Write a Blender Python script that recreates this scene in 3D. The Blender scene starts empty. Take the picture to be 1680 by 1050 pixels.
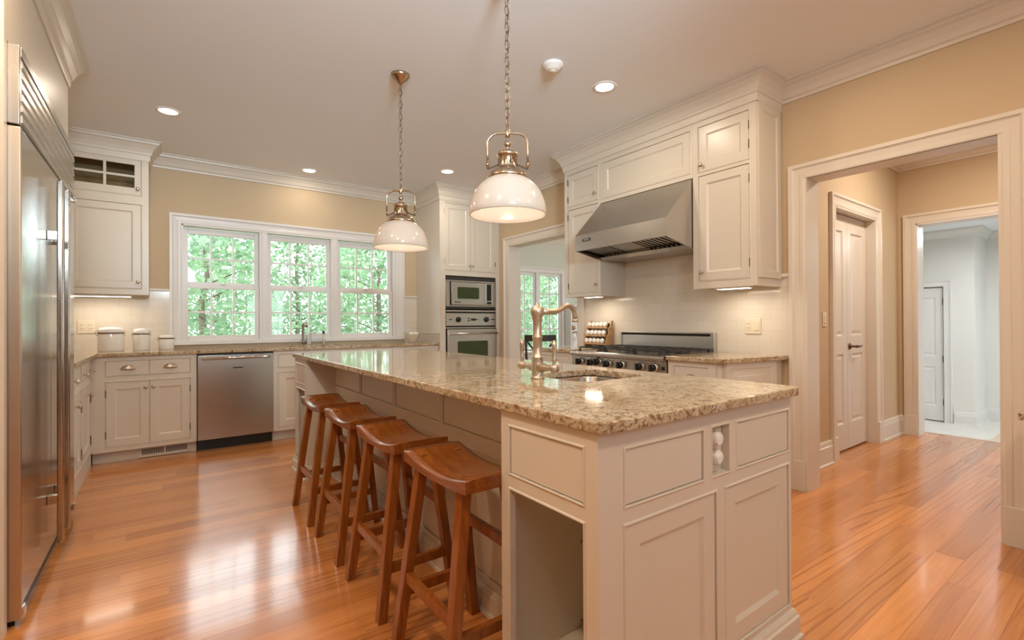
import bpy, bmesh, math, random
from mathutils import Matrix, Vector
random.seed(7)
PI = math.pi
SC = bpy.context.scene
COL = SC.collection

# ------------------------------------------------------------------ camera
CAM_H = 1.158
cd = bpy.data.cameras.new('camera')
cd.sensor_width = 36.0
cd.lens = 783.14 / 1680 * 36.0
cd.clip_start, cd.clip_end = 0.02, 200
cam = bpy.data.objects.new('camera', cd)
COL.objects.link(cam)
_y, _p, _r = 0.630184, 0.004355, -0.004965
_F = Vector((math.sin(_y) * math.cos(_p), math.cos(_y) * math.cos(_p), math.sin(_p)))
_R = Vector((math.cos(_y), -math.sin(_y), 0))
_U = _R.cross(_F)
_R2 = _R * math.cos(_r) + _U * math.sin(_r)
_U2 = -_R * math.sin(_r) + _U * math.cos(_r)
cam.matrix_world = Matrix(((_R2.x, _U2.x, -_F.x, 0), (_R2.y, _U2.y, -_F.y, 0), (_R2.z, _U2.z, -_F.z, CAM_H), (0, 0, 0, 1)))
SC.camera = cam

# ------------------------------------------------------------------ light and exposure
SKY, EXPOSURE = 6.8, 0.03
CAN_W, CAN_COL = 7.5, (1.0, 0.84, 0.66)
BOUNCE_W = 560.0
PEND_W, UNDER_W = 2.3, 1.7
HALL_W, MUD_W = 34.0, 34.0
w = bpy.data.worlds.new('sky')
SC.world = w
w.use_nodes = True
w.node_tree.nodes['Background'].inputs[0].default_value = (0.86, 0.94, 1.0, 1)
w.node_tree.nodes['Background'].inputs[1].default_value = SKY
vs = SC.view_settings
vs.view_transform, vs.look, vs.exposure, vs.gamma = 'Standard', 'None', EXPOSURE, 1.0
vs.use_curve_mapping = False
cy = SC.cycles
cy.max_bounces, cy.diffuse_bounces, cy.glossy_bounces, cy.transmission_bounces, cy.transparent_max_bounces = 10, 6, 4, 6, 12
cy.sample_clamp_indirect = 6.0
cy.use_denoising = True
sd = bpy.data.lights.new('sun', 'SUN')
sd.energy, sd.angle, sd.color = 2.6, 0.02, (1.0, 0.95, 0.86)
sun = bpy.data.objects.new('sun', sd)
COL.objects.link(sun)
sun.rotation_euler = (math.radians(38), 0, math.radians(150))


def area_light(name, loc, power, col, size, parent=None, spread=PI, rot=(0, 0, 0), shape='DISK', size_y=None):
    l = bpy.data.lights.new(name, 'AREA')
    l.energy, l.color, l.shape, l.size, l.spread = power, col, shape, size, spread
    if size_y:
        l.size_y = size_y
    o = bpy.data.objects.new(name, l)
    COL.objects.link(o)
    o.rotation_euler = rot
    if parent:
        o.parent = parent
        o.location = Vector(loc) - parent.location
    else:
        o.location = loc
    return o


def point_light(name, loc, power, col, r, parent=None):
    l = bpy.data.lights.new(name, 'POINT')
    l.energy, l.color, l.shadow_soft_size = power, col, r
    o = bpy.data.objects.new(name, l)
    COL.objects.link(o)
    if parent:
        o.parent = parent
        o.location = Vector(loc) - parent.location
    else:
        o.location = loc
    return o


# unseen fill lights added under the ceiling, without fittings, to brighten the room
for p, k in (((1.2, -0.5, 2.78), 2.3), ((2.5, -0.4, 2.78), 1.3), ((2.6, 1.1, 2.78), 1.3), ((-0.3, 0.9, 2.78), 3.0), ((-0.3, 2.2, 2.78), 1.8)):
    area_light('ceiling_fill_light', p, CAN_W * k, (1.0, 0.74, 0.48), 0.16)
# two unseen fill spots added behind the camera, aimed up to brighten the ceiling
for p, q, pw, ang in (((0.25, -0.9, 2.15), (1.35, 3.6, 3.15), BOUNCE_W, 66), ((-0.05, -1.3, 2.2), (0.9, 0.9, 2.9), BOUNCE_W * 0.30, 110)):
    l = bpy.data.lights.new('ceiling_bounce_fill', 'SPOT')
    l.energy, l.color, l.shadow_soft_size, l.spot_size, l.spot_blend = pw, (0.70, 0.89, 1.0), 0.30, math.radians(ang), 1.0
    o = bpy.data.objects.new('ceiling_bounce_fill', l)
    COL.objects.link(o)
    o.location = p
    o.rotation_euler = (Vector(q) - Vector(p)).to_track_quat('-Z', 'Y').to_euler()
area_light('hall_fill_light', (4.9, 0.7, 2.78), HALL_W, (1.0, 0.86, 0.71), 0.3)  # added fill light for the hall, no fitting
point_light('breakfast_fill_light', (6.2, 4.4, 2.1), 70.0, (0.95, 0.98, 1.0), 0.15)  # unseen fill added to lift the dark breakfast room
area_light('mudroom_fill_light', (8.3, 0.9, 2.30), MUD_W, (0.92, 0.97, 1.0), 0.5)  # cool fill added in place of daylight in the mudroom

# ------------------------------------------------------------------ materials
MATS = {}


def lin(c):
    return tuple(((v / 255) / 12.92 if v / 255 <= 0.04045 else ((v / 255 + 0.055) / 1.055) ** 2.4) for v in c)


def mat(name, col, rough=0.5, metal=0.0, spec=0.5, bump=None, coat=0.0, var=None, sheen=0):
    m = bpy.data.materials.new(name)
    m.use_nodes = True
    nt = m.node_tree
    b = nt.nodes['Principled BSDF']
    b.inputs['Base Color'].default_value = (*col, 1)
    b.inputs['Roughness'].default_value = rough
    b.inputs['Metallic'].default_value = metal
    b.inputs['Specular IOR Level'].default_value = spec
    b.inputs['Coat Weight'].default_value = coat
    b.inputs['Coat Roughness'].default_value = 0.08
    tc = nt.nodes.new('ShaderNodeTexCoord')
    if var:
        scale, amt = var
        n = nt.nodes.new('ShaderNodeTexNoise')
        n.inputs['Scale'].default_value = scale
        n.inputs['Detail'].default_value = 4
        nt.links.new(tc.outputs['Object'], n.inputs['Vector'])
        r = nt.nodes.new('ShaderNodeValToRGB')
        r.color_ramp.elements[0].color = (*[c * (1 - amt) for c in col], 1)
        r.color_ramp.elements[1].color = (*[min(1, c * (1 + amt)) for c in col], 1)
        r.color_ramp.elements[0].position, r.color_ramp.elements[1].position = 0.3, 0.7
        nt.links.new(n.outputs['Fac'], r.inputs['Fac'])
        nt.links.new(r.outputs['Color'], b.inputs['Base Color'])
    if bump:
        scale, st, sc3 = bump
        mp = nt.nodes.new('ShaderNodeMapping')
        mp.inputs['Scale'].default_value = sc3
        n = nt.nodes.new('ShaderNodeTexNoise')
        n.inputs['Scale'].default_value = scale
        bp = nt.nodes.new('ShaderNodeBump')
        bp.inputs['Strength'].default_value = st
        bp.inputs['Distance'].default_value = 0.002
        nt.links.new(tc.outputs['Object'], mp.inputs['Vector'])
        nt.links.new(mp.outputs['Vector'], n.inputs['Vector'])
        nt.links.new(n.outputs['Fac'], bp.inputs['Height'])
        nt.links.new(bp.outputs['Normal'], b.inputs['Normal'])
    MATS[name] = m
    return m


WHITE = mat('cabinet_paint', (0.66, 0.61, 0.53), 0.30, var=(1.5, 0.015))
TRIM = mat('trim_paint', (0.69, 0.635, 0.56), 0.35, var=(1.5, 0.015))
SASH = mat('sash_paint', (0.72, 0.70, 0.68), 0.35, var=(1.5, 0.015))
WALLP = mat('wall_paint_tan', (0.56, 0.435, 0.288), 0.75, bump=(300, 0.05, (1, 1, 1)), var=(1.2, 0.02))
WALLG = mat('wall_paint_sage', (0.62, 0.63, 0.55), 0.75, var=(1.2, 0.02))
WALLW = mat('wall_paint_pale_grey', (0.72, 0.70, 0.67), 0.75, var=(1.2, 0.02))
CEIL = mat('ceiling_paint', (0.81, 0.85, 0.885), 0.8, var=(1.0, 0.01))
STEEL = mat('brushed_steel', (0.50, 0.475, 0.44), 0.17, 1.0, bump=(60, 0.03, (60, 60, 1)))
STEELH = mat('brushed_steel_horizontal', (0.50, 0.475, 0.44), 0.26, 1.0, bump=(60, 0.06, (60, 60, 1)))
STEELO = mat('oven_steel', (0.60, 0.585, 0.56), 0.30, 1.0, bump=(60, 0.06, (60, 60, 1)))
VENTD = mat('vent_dark_steel', (0.13, 0.125, 0.12), 0.45, 0.7, var=(60, 0.2))
CHROME = mat('polished_steel', (0.72, 0.70, 0.67), 0.12, 1.0, var=(3, 0.02))
NICKEL = mat('satin_nickel', (0.56, 0.47, 0.375), 0.36, 1.0, var=(8, 0.04))
BRASS = mat('antique_brass', (0.47, 0.37, 0.26), 0.24, 1.0, var=(8, 0.06))
CHAINM = mat('darkened_brass', (0.27, 0.20, 0.14), 0.32, 1.0, var=(8, 0.06))
HINGE = mat('bronze_hinge', (0.16, 0.11, 0.07), 0.4, 0.8, var=(30, 0.1))
BLACK = mat('black_enamel', (0.012, 0.011, 0.010), 0.35, var=(20, 0.2))
IRON = mat('cast_iron', (0.022, 0.02, 0.018), 0.5, bump=(200, 0.2, (1, 1, 1)))
RECESS_SHADE = mat('recess_shade', (0.05, 0.04, 0.03), 0.7, var=(10, 0.1))  # near-black colour painted in for the shade inside slots
BADGE = mat('badge_dark', (0.03, 0.03, 0.03), 0.3, 0.4, var=(50, 0.1))
BADGET = mat('badge_letters', (0.7, 0.7, 0.68), 0.3, 0.8, var=(50, 0.05))
OVENGL = mat('oven_glass', (0.040, 0.055, 0.016), 0.08, 0.0, 0.5, var=(5, 0.1))
CERAM = mat('white_ceramic', (0.80, 0.77, 0.73), 0.15, coat=0.4, var=(4, 0.01))
CREAMC = mat('cream_stoneware', (0.66, 0.58, 0.47), 0.3, var=(8, 0.05))
PLATE = mat('wall_plate_plastic', (0.74, 0.66, 0.54), 0.35, var=(4, 0.02))
LAMPWOOD = mat('rack_wood', (0.50, 0.29, 0.13), 0.45, var=(30, 0.2))
CHAIRB = mat('chair_dark_wood', (0.035, 0.026, 0.02), 0.4, var=(20, 0.2))
TILEF = mat('mudroom_tile', (0.70, 0.67, 0.63), 0.35, var=(3, 0.04))
MATF = mat('door_mat_fibre', (0.62, 0.50, 0.38), 0.9, bump=(300, 0.5, (1, 1, 1)), var=(40, 0.15))
BREAD = mat('basket_brown', (0.32, 0.17, 0.08), 0.7, bump=(60, 0.6, (1, 1, 1)), var=(30, 0.3))
BARK = mat('bark', (0.16, 0.12, 0.09), 0.9, bump=(12, 0.8, (1, 1, 0.2)), var=(8, 0.3))
BOUNCE_GROUND = mat('pale_bounce_ground', (0.58, 0.57, 0.54), 0.8, var=(2, 0.06))  # pale reflector colour, throws daylight up to the ceiling
LAWN = mat('lawn', (0.10, 0.17, 0.05), 0.9, bump=(40, 0.8, (1, 1, 1)), var=(5, 0.4))


def emit_mat(name, col, e, base=(0.8, 0.8, 0.8)):
    m = mat(name, base, 0.4)
    b = m.node_tree.nodes['Principled BSDF']
    b.inputs['Emission Color'].default_value = (*col, 1)
    b.inputs['Emission Strength'].default_value = e
    return m


BULB = emit_mat('lamp_lens', (1.0, 0.88, 0.74), 6.0)
TUBE = emit_mat('under_cabinet_tube', (1.0, 0.88, 0.72), 5.0)

# milk glass shade
OPAL = mat('opal_glass', (0.56, 0.52, 0.475), 0.16, coat=0.25)
_b = OPAL.node_tree.nodes['Principled BSDF']
_tr = OPAL.node_tree.nodes.new('ShaderNodeBsdfTranslucent')
_tr.inputs[0].default_value = (0.95, 0.86, 0.77, 1)
_mx = OPAL.node_tree.nodes.new('ShaderNodeMixShader')
_mx.inputs[0].default_value = 0.30
OPAL.node_tree.links.new(_b.outputs[0], _mx.inputs[1])
OPAL.node_tree.links.new(_tr.outputs[0], _mx.inputs[2])
OPAL.node_tree.links.new(_mx.outputs[0], OPAL.node_tree.nodes['Material Output'].inputs[0])


def glass_mat(name, tint=(1, 1, 1), refl=1.0):
    m = bpy.data.materials.new(name)
    m.use_nodes = True
    nt = m.node_tree
    nt.nodes.remove(nt.nodes['Principled BSDF'])
    t = nt.nodes.new('ShaderNodeBsdfTransparent')
    t.inputs[0].default_value = (*tint, 1)
    g = nt.nodes.new('ShaderNodeBsdfGlossy')
    g.inputs['Roughness'].default_value = 0.02
    f = nt.nodes.new('ShaderNodeFresnel')
    f.inputs[0].default_value = 1.45
    k = nt.nodes.new('ShaderNodeMath')
    k.operation = 'MULTIPLY'
    k.inputs[1].default_value = refl
    mx = nt.nodes.new('ShaderNodeMixShader')
    nt.links.new(f.outputs[0], k.inputs[0])
    nt.links.new(k.outputs[0], mx.inputs[0])
    nt.links.new(t.outputs[0], mx.inputs[1])
    nt.links.new(g.outputs[0], mx.inputs[2])
    nt.links.new(mx.outputs[0], nt.nodes['Material Output'].inputs[0])
    return m


PANE = glass_mat('window_glass', (0.97, 1.0, 0.985))
CABGL = glass_mat('cabinet_glass_shade_tint', (0.80, 0.74, 0.64), 0.35)  # brown tint painted in for the shade inside the cabinet
JARGL = glass_mat('jar_glass', (0.86, 0.80, 0.72))


def nodes_of(name, rough, spec=0.5, coat=0.0):
    m = mat(name, (0.5, 0.5, 0.5), rough, 0, spec, coat=coat)
    return m, m.node_tree, m.node_tree.nodes['Principled BSDF']


def ramp(nt, fac, stops):
    r = nt.nodes.new('ShaderNodeValToRGB')
    e = r.color_ramp.elements
    e[0].position, e[0].color = stops[0][0], (*stops[0][1], 1)
    e[1].position, e[1].color = stops[-1][0], (*stops[-1][1], 1)
    for p, c in stops[1:-1]:
        q = e.new(p)
        q.color = (*c, 1)
    nt.links.new(fac, r.inputs['Fac'])
    return r.outputs['Color']


def noise(nt, vec, scale, detail=4, rough=0.5, dist=0.0):
    n = nt.nodes.new('ShaderNodeTexNoise')
    n.inputs['Scale'].default_value = scale
    n.inputs['Detail'].default_value = detail
    n.inputs['Roughness'].default_value = rough
    n.inputs['Distortion'].default_value = dist
    nt.links.new(vec, n.inputs['Vector'])
    return n.outputs['Fac']


def mixc(nt, fac, a, b, mode='MIX'):
    x = nt.nodes.new('ShaderNodeMix')
    x.data_type = 'RGBA'
    x.blend_type = mode
    for s, v in ((x.inputs[0], fac), (x.inputs[6], a), (x.inputs[7], b)):
        if hasattr(v, 'is_linked') or hasattr(v, 'links'):
            nt.links.new(v, s)
        else:
            s.default_value = v if isinstance(v, (int, float)) else (*v, 1)
    return x.outputs[2]


def bump(nt, b, h, st, dist=0.002):
    n = nt.nodes.new('ShaderNodeBump')
    n.inputs['Strength'].default_value = st
    n.inputs['Distance'].default_value = dist
    nt.links.new(h, n.inputs['Height'])
    nt.links.new(n.outputs['Normal'], b.inputs['Normal'])


# oak strip floor: every plank is a face with its own random number in the colour attribute "plank"
OAK, nt, b = nodes_of('oak_floor', 0.19, 0.9, 0.3)
tc = nt.nodes.new('ShaderNodeTexCoord')
at = nt.nodes.new('ShaderNodeAttribute')
at.attribute_name = 'plank'
sep = nt.nodes.new('ShaderNodeSeparateColor')
nt.links.new(at.outputs['Color'], sep.inputs[0])
off = nt.nodes.new('ShaderNodeVectorMath')
off.operation = 'MULTIPLY_ADD'
nt.links.new(at.outputs['Color'], off.inputs[0])
off.inputs[1].default_value = (37, 11, 53)
nt.links.new(tc.outputs['Object'], off.inputs[2])
mp = nt.nodes.new('ShaderNodeMapping')
mp.inputs['Scale'].default_value = (0.9, 11.0, 1)
nt.links.new(off.outputs[0], mp.inputs['Vector'])
soft = noise(nt, mp.outputs[0], 1.0, 4, 0.55, 0.6)
g0 = ramp(nt, soft, [(0.25, (0.54, 0.198, 0.050)), (0.5, (0.64, 0.255, 0.072)), (0.75, (0.71, 0.305, 0.095))])
mp3 = nt.nodes.new('ShaderNodeMapping')
mp3.inputs['Scale'].default_value = (0.5, 5.0, 1)
nt.links.new(off.outputs[0], mp3.inputs['Vector'])
cath = nt.nodes.new('ShaderNodeTexWave')
cath.wave_type, cath.rings_direction = 'RINGS', 'Z'
cath.inputs['Scale'].default_value = 1.7
cath.inputs['Distortion'].default_value = 6.0
cath.inputs['Detail'].default_value = 2.0
cath.inputs['Detail Scale'].default_value = 0.7
nt.links.new(mp3.outputs[0], cath.inputs['Vector'])
where = noise(nt, mp3.outputs[0], 0.6, 2)
mk = nt.nodes.new('ShaderNodeMath')
mk.operation = 'MULTIPLY'
nt.links.new(ramp(nt, cath.outputs['Fac'], [(0.0, (0.75, 0.75, 0.75)), (0.22, (0, 0, 0))]), mk.inputs[0])
nt.links.new(ramp(nt, where, [(0.42, (0, 0, 0)), (0.62, (1, 1, 1))]), mk.inputs[1])
g1 = mixc(nt, mk.outputs[0], g0, (0.33, 0.105, 0.026))
mp2 = nt.nodes.new('ShaderNodeMapping')
mp2.inputs['Scale'].default_value = (3.5, 120, 1)
nt.links.new(off.outputs[0], mp2.inputs['Vector'])
fine = noise(nt, mp2.outputs[0], 1.0, 3)
g2 = mixc(nt, 0.22, g1, ramp(nt, fine, [(0.35, (0.45, 0.45, 0.45)), (0.62, (1, 1, 1))]), 'MULTIPLY')
tone = ramp(nt, sep.outputs[0], [(0.0, (0.80, 0.76, 0.70)), (0.5, (0.97, 0.97, 0.97)), (1.0, (1.10, 1.10, 1.08))])
g3 = mixc(nt, 1.0, g2, tone, 'MULTIPLY')
nt.links.new(g3, b.inputs['Base Color'])
bump(nt, b, fine, 0.05)

# granite
GRAN, nt, b = nodes_of('granite', 0.075, 0.55)
tc = nt.nodes.new('ShaderNodeTexCoord')
big = noise(nt, tc.outputs['Object'], 7, 6, 0.6, 1.2)
mid = noise(nt, tc.outputs['Object'], 42, 6, 0.65, 0.8)
sm = noise(nt, tc.outputs['Object'], 125, 4, 0.7)
c1 = ramp(nt, big, [(0.30, (0.40, 0.29, 0.17)), (0.52, (0.55, 0.44, 0.30)), (0.75, (0.64, 0.55, 0.42))])
c2 = mixc(nt, ramp(nt, mid, [(0.40, (1, 1, 1)), (0.50, (0, 0, 0))]), c1, (0.24, 0.145, 0.068))
c3 = mixc(nt, ramp(nt, sm, [(0.36, (1, 1, 1)), (0.44, (0, 0, 0))]), c2, (0.06, 0.042, 0.03))
c4 = mixc(nt, ramp(nt, sm, [(0.60, (0, 0, 0)), (0.72, (0.7, 0.7, 0.7))]), c3, (0.80, 0.73, 0.60))
nt.links.new(c4, b.inputs['Base Color'])

# stool wood
STOOLW, nt, b = nodes_of('stool_wood', 0.22, 0.5, 0.2)
tc = nt.nodes.new('ShaderNodeTexCoord')
mp = nt.nodes.new('ShaderNodeMapping')
mp.inputs['Scale'].default_value = (14, 14, 1.5)
nt.links.new(tc.outputs['Object'], mp.inputs['Vector'])
n1 = noise(nt, mp.outputs[0], 3.0, 5, 0.6, 1.0)
nt.links.new(ramp(nt, n1, [(0.25, (0.17, 0.045, 0.007)), (0.5, (0.265, 0.076, 0.012)), (0.8, (0.34, 0.108, 0.018))]), b.inputs['Base Color'])
SEATW, nt, b = nodes_of('stool_seat_wood', 0.25, 0.5, 0.2)
tc = nt.nodes.new('ShaderNodeTexCoord')
mp = nt.nodes.new('ShaderNodeMapping')
mp.inputs['Scale'].default_value = (16, 1.5, 16)
nt.links.new(tc.outputs['Object'], mp.inputs['Vector'])
n1 = noise(nt, mp.outputs[0], 3.0, 5, 0.6, 1.0)
nt.links.new(ramp(nt, n1, [(0.25, (0.16, 0.041, 0.006)), (0.5, (0.24, 0.069, 0.011)), (0.8, (0.31, 0.103, 0.018))]), b.inputs['Base Color'])


def tile_mat(name, ax):
    m, nt, b = nodes_of(name, 0.12, 0.5)
    tc = nt.nodes.new('ShaderNodeTexCoord')
    sp = nt.nodes.new('ShaderNodeSeparateXYZ')
    cb = nt.nodes.new('ShaderNodeCombineXYZ')
    nt.links.new(tc.outputs['Object'], sp.inputs[0])
    nt.links.new(sp.outputs[ax], cb.inputs[0])
    nt.links.new(sp.outputs[2], cb.inputs[1])
    br = nt.nodes.new('ShaderNodeTexBrick')
    br.inputs['Scale'].default_value = 1
    br.inputs['Brick Width'].default_value = 0.167
    br.inputs['Row Height'].default_value = 0.0775
    br.inputs['Mortar Size'].default_value = 0.0016
    br.inputs['Mortar Smooth'].default_value = 0.3
    br.inputs['Color1'].default_value = (0.715, 0.665, 0.595, 1)
    br.inputs['Color2'].default_value = (0.69, 0.64, 0.565, 1)
    br.inputs['Mortar'].default_value = (0.63, 0.575, 0.50, 1)
    nt.links.new(cb.outputs[0], br.inputs['Vector'])
    nt.links.new(br.outputs['Color'], b.inputs['Base Color'])
    iv = nt.nodes.new('ShaderNodeMath')
    iv.operation = 'SUBTRACT'
    iv.inputs[0].default_value = 1
    nt.links.new(br.outputs['Fac'], iv.inputs[1])
    bump(nt, b, iv.outputs[0], 0.35, 0.0015)
    return m


TILEX, TILEY = tile_mat('subway_tile_back', 0), tile_mat('subway_tile_side', 1)

# leaves
LEAF = bpy.data.materials.new('leaf')
LEAF.use_nodes = True
nt = LEAF.node_tree
nt.nodes.remove(nt.nodes['Principled BSDF'])
tc = nt.nodes.new('ShaderNodeTexCoord')
lf = noise(nt, tc.outputs['Object'], 1.3, 3)
lc = ramp(nt, lf, [(0.3, (0.13, 0.225, 0.13)), (0.55, (0.25, 0.36, 0.22)), (0.75, (0.46, 0.54, 0.36))])
d1 = nt.nodes.new('ShaderNodeBsdfDiffuse')
d2 = nt.nodes.new('ShaderNodeBsdfTranslucent')
nt.links.new(lc, d1.inputs[0])
nt.links.new(lc, d2.inputs[0])
mx = nt.nodes.new('ShaderNodeMixShader')
mx.inputs[0].default_value = 0.5
nt.links.new(d1.outputs[0], mx.inputs[1])
nt.links.new(d2.outputs[0], mx.inputs[2])
nt.links.new(mx.outputs[0], nt.nodes['Material Output'].inputs[0])


# ------------------------------------------------------------------ geometry helpers
class Bm:
    def __init__(self, frame=None):
        self.b = bmesh.new()
        self.f = frame or Matrix.Identity(4)

    def pt(self, p):
        return self.b.verts.new(self.f @ Vector(p))

    def face(self, pts, smooth=False):
        fc = self.b.faces.new([self.pt(p) for p in pts])
        fc.smooth = smooth
        return fc

    def box(self, x0, x1, y0, y1, z0, z1, bev=0.0, seg=2):
        x0, x1 = min(x0, x1), max(x0, x1)
        y0, y1 = min(y0, y1), max(y0, y1)
        z0, z1 = min(z0, z1), max(z0, z1)
        v = [self.pt(p) for p in ((x0, y0, z0), (x1, y0, z0), (x1, y1, z0), (x0, y1, z0), (x0, y0, z1), (x1, y0, z1), (x1, y1, z1), (x0, y1, z1))]
        fs = [self.b.faces.new([v[i] for i in q]) for q in ((3, 2, 1, 0), (4, 5, 6, 7), (0, 1, 5, 4), (1, 2, 6, 5), (2, 3, 7, 6), (3, 0, 4, 7))]
        if bev > 0:
            es = {e for f in fs for e in f.edges}
            r = bmesh.ops.bevel(self.b, geom=list(es), offset=bev, segments=seg, profile=0.6, affect='EDGES')
            for f in r['faces']:
                f.smooth = True
        return self

    def prism(self, poly, z0, z1, bev=0.0):
        """poly: list of (x, y); extruded along z."""
        a = [self.pt((x, y, z0)) for x, y in poly]
        c = [self.pt((x, y, z1)) for x, y in poly]
        n = len(poly)
        fs = [self.b.faces.new(list(reversed(a))), self.b.faces.new(c)]
        fs += [self.b.faces.new((a[i], a[(i + 1) % n], c[(i + 1) % n], c[i])) for i in range(n)]
        if bev:
            es = [e for e in fs[1].edges] + [e for e in fs[0].edges]
            r = bmesh.ops.bevel(self.b, geom=es, offset=bev, segments=2, profile=0.6, affect='EDGES')
        return self

    def extrude(self, poly3, vec):
        vec = Vector(vec)
        a = [self.pt(p) for p in poly3]
        c = [self.pt(Vector(p) + vec) for p in poly3]
        n = len(a)
        self.b.faces.new(list(reversed(a)))
        self.b.faces.new(c)
        for i in range(n):
            self.b.faces.new((a[i], a[(i + 1) % n], c[(i + 1) % n], c[i]))
        return self

    def lathe(self, prof, c=(0, 0, 0), axis=(0, 0, 1), n=24, smooth=True, close=False):
        """prof: list of (r, h) from bottom to top about axis through c."""
        ax = Vector(axis).normalized()
        u = ax.orthogonal().normalized()
        v = ax.cross(u)
        c = Vector(c)
        rings = []
        for r, h in prof:
            if r < 1e-6:
                rings.append([self.pt(c + ax * h)])
            else:
                rings.append([self.pt(c + ax * h + (u * math.cos(2 * PI * k / n) + v * math.sin(2 * PI * k / n)) * r) for k in range(n)])
        for a, d in zip(rings, rings[1:]):
            for k in range(n):
                k2 = (k + 1) % n
                if len(a) == 1 and len(d) == 1:
                    continue
                if len(a) == 1:
                    q = (a[0], d[k2], d[k])
                elif len(d) == 1:
                    q = (a[k], a[k2], d[0])
                else:
                    q = (a[k], a[k2], d[k2], d[k])
                f = self.b.faces.new(q)
                f.smooth = smooth
        return self

    def cyl(self, p0, p1, r0, r1=None, n=16, smooth=True):
        r1 = r0 if r1 is None else r1
        p0, p1 = Vector(p0), Vector(p1)
        L = (p1 - p0).length
        return self.lathe([(0, 0), (r0, 0), (r0, 0), (r1, L), (r1, L), (0, L)], p0, p1 - p0, n, smooth)

    def tube(self, path, r, n=10, closed=False, caps=True):
        pts = [Vector(p) for p in path]
        m = len(pts)
        rr = r if isinstance(r, (list, tuple)) else [r] * m
        rings = []
        up = None
        for i, p in enumerate(pts):
            if closed:
                t = (pts[(i + 1) % m] - pts[i - 1]).normalized()
            else:
                t = (pts[min(i + 1, m - 1)] - pts[max(i - 1, 0)]).normalized()
            if up is None:
                up = t.orthogonal().normalized()
            up = (up - t * up.dot(t))
            up = up.normalized() if up.length > 1e-6 else t.orthogonal().normalized()
            s = t.cross(up)
            rings.append([self.pt(p + (up * math.cos(2 * PI * k / n) + s * math.sin(2 * PI * k / n)) * rr[i]) for k in range(n)])
        pr = list(zip(rings, rings[1:])) + ([(rings[-1], rings[0])] if closed else [])
        for a, d in pr:
            for k in range(n):
                f = self.b.faces.new((a[k], a[(k + 1) % n], d[(k + 1) % n], d[k]))
                f.smooth = True
        if caps and not closed:
            self.b.faces.new(list(reversed(rings[0])))
            self.b.faces.new(rings[-1])
        return self

    def bar(self, p0, p1, w, d, up=(0, 0, 1), w1=None, d1=None):
        """square section bar, w along the side axis, d along up; level ends when it runs upwards."""
        p0, p1 = Vector(p0), Vector(p1)
        t = (p1 - p0).normalized()
        w1, d1 = w1 or w, d1 or d
        if abs(t.z) > 0.7:                       # legs: horizontal end cuts
            sx, sy = Vector((1, 0, 0)), Vector((0, 1, 0))
        else:
            sx = t.cross(Vector(up)).normalized()
            sy = sx.cross(t)
        a = [self.pt(p0 + sx * w / 2 * i + sy * d / 2 * j) for i, j in ((-1, -1), (1, -1), (1, 1), (-1, 1))]
        c = [self.pt(p1 + sx * w1 / 2 * i + sy * d1 / 2 * j) for i, j in ((-1, -1), (1, -1), (1, 1), (-1, 1))]
        fs = [self.b.faces.new(list(reversed(a))), self.b.faces.new(c)]
        fs += [self.b.faces.new((a[i], a[(i + 1) % 4], c[(i + 1) % 4], c[i])) for i in range(4)]
        es = {e for f in fs for e in f.edges}
        r = bmesh.ops.bevel(self.b, geom=list(es), offset=min(w, d) * 0.10, segments=2, profile=0.6, affect='EDGES')
        return self

    def nested(self, x0, x1, z0, z1, loops):
        """concentric rectangles (inset, y); the last one is filled. Front looks to -y."""
        prev = None
        for ins, y in loops:
            r = [self.pt(p) for p in ((x0 + ins, y, z0 + ins), (x1 - ins, y, z0 + ins), (x1 - ins, y, z1 - ins), (x0 + ins, y, z1 - ins))]
            if prev:
                for k in range(4):
                    self.b.faces.new((prev[k], prev[(k + 1) % 4], r[(k + 1) % 4], r[k]))
            else:
                self.b.faces.new(list(reversed(r)))
            prev = r
        self.b.faces.new(prev)
        return self

    def sweep(self, path, prof, o=(0, 0, 0), A=(1, 0, 0), B=(0, 1, 0), N=(0, 0, 1), closed=False):
        """profile (s, t): s to the left of the path in the A,B plane, t along N; mitred."""
        o, A, B, N = Vector(o), Vector(A), Vector(B), Vector(N)
        P = [Vector((p[0], p[1])) for p in path]
        m = len(P)
        rings = []
        for i in range(m):
            dirs = []
            if i > 0 or closed:
                dirs.append((P[i] - P[i - 1]).normalized())
            if i < m - 1 or closed:
                dirs.append((P[(i + 1) % m] - P[i]).normalized())
            ns = [Vector((-d.y, d.x)) for d in dirs]
            if len(ns) == 1:
                mi = ns[0]
            else:
                h = (ns[0] + ns[1])
                mi = h / max(1e-6, h.dot(ns[0]))
            ring = []
            for s, t in prof:
                q = P[i] + mi * s
                ring.append(self.pt(o + A * q.x + B * q.y + N * t))
            rings.append(ring)
        k = len(prof)
        pr = list(zip(rings, rings[1:])) + ([(rings[-1], rings[0])] if closed else [])
        for a, d in pr:
            for j in range(k):
                self.b.faces.new((a[j], a[(j + 1) % k], d[(j + 1) % k], d[j]))
        if not closed:
            self.b.faces.new(list(reversed(rings[0])))
            self.b.faces.new(rings[-1])
        return self

    def ball(self, c, r, sx=1, sy=1, sz=1, n=16):
        st = len(self.b.verts)
        bmesh.ops.create_uvsphere(self.b, u_segments=n, v_segments=max(6, n // 2), radius=r, matrix=self.f @ Matrix.Translation(c) @ Matrix.Diagonal((sx, sy, sz, 1)))
        self.b.verts.ensure_lookup_table()
        for v in self.b.verts[st:]:
            for f in v.link_faces:
                f.smooth = True
        return self

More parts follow.
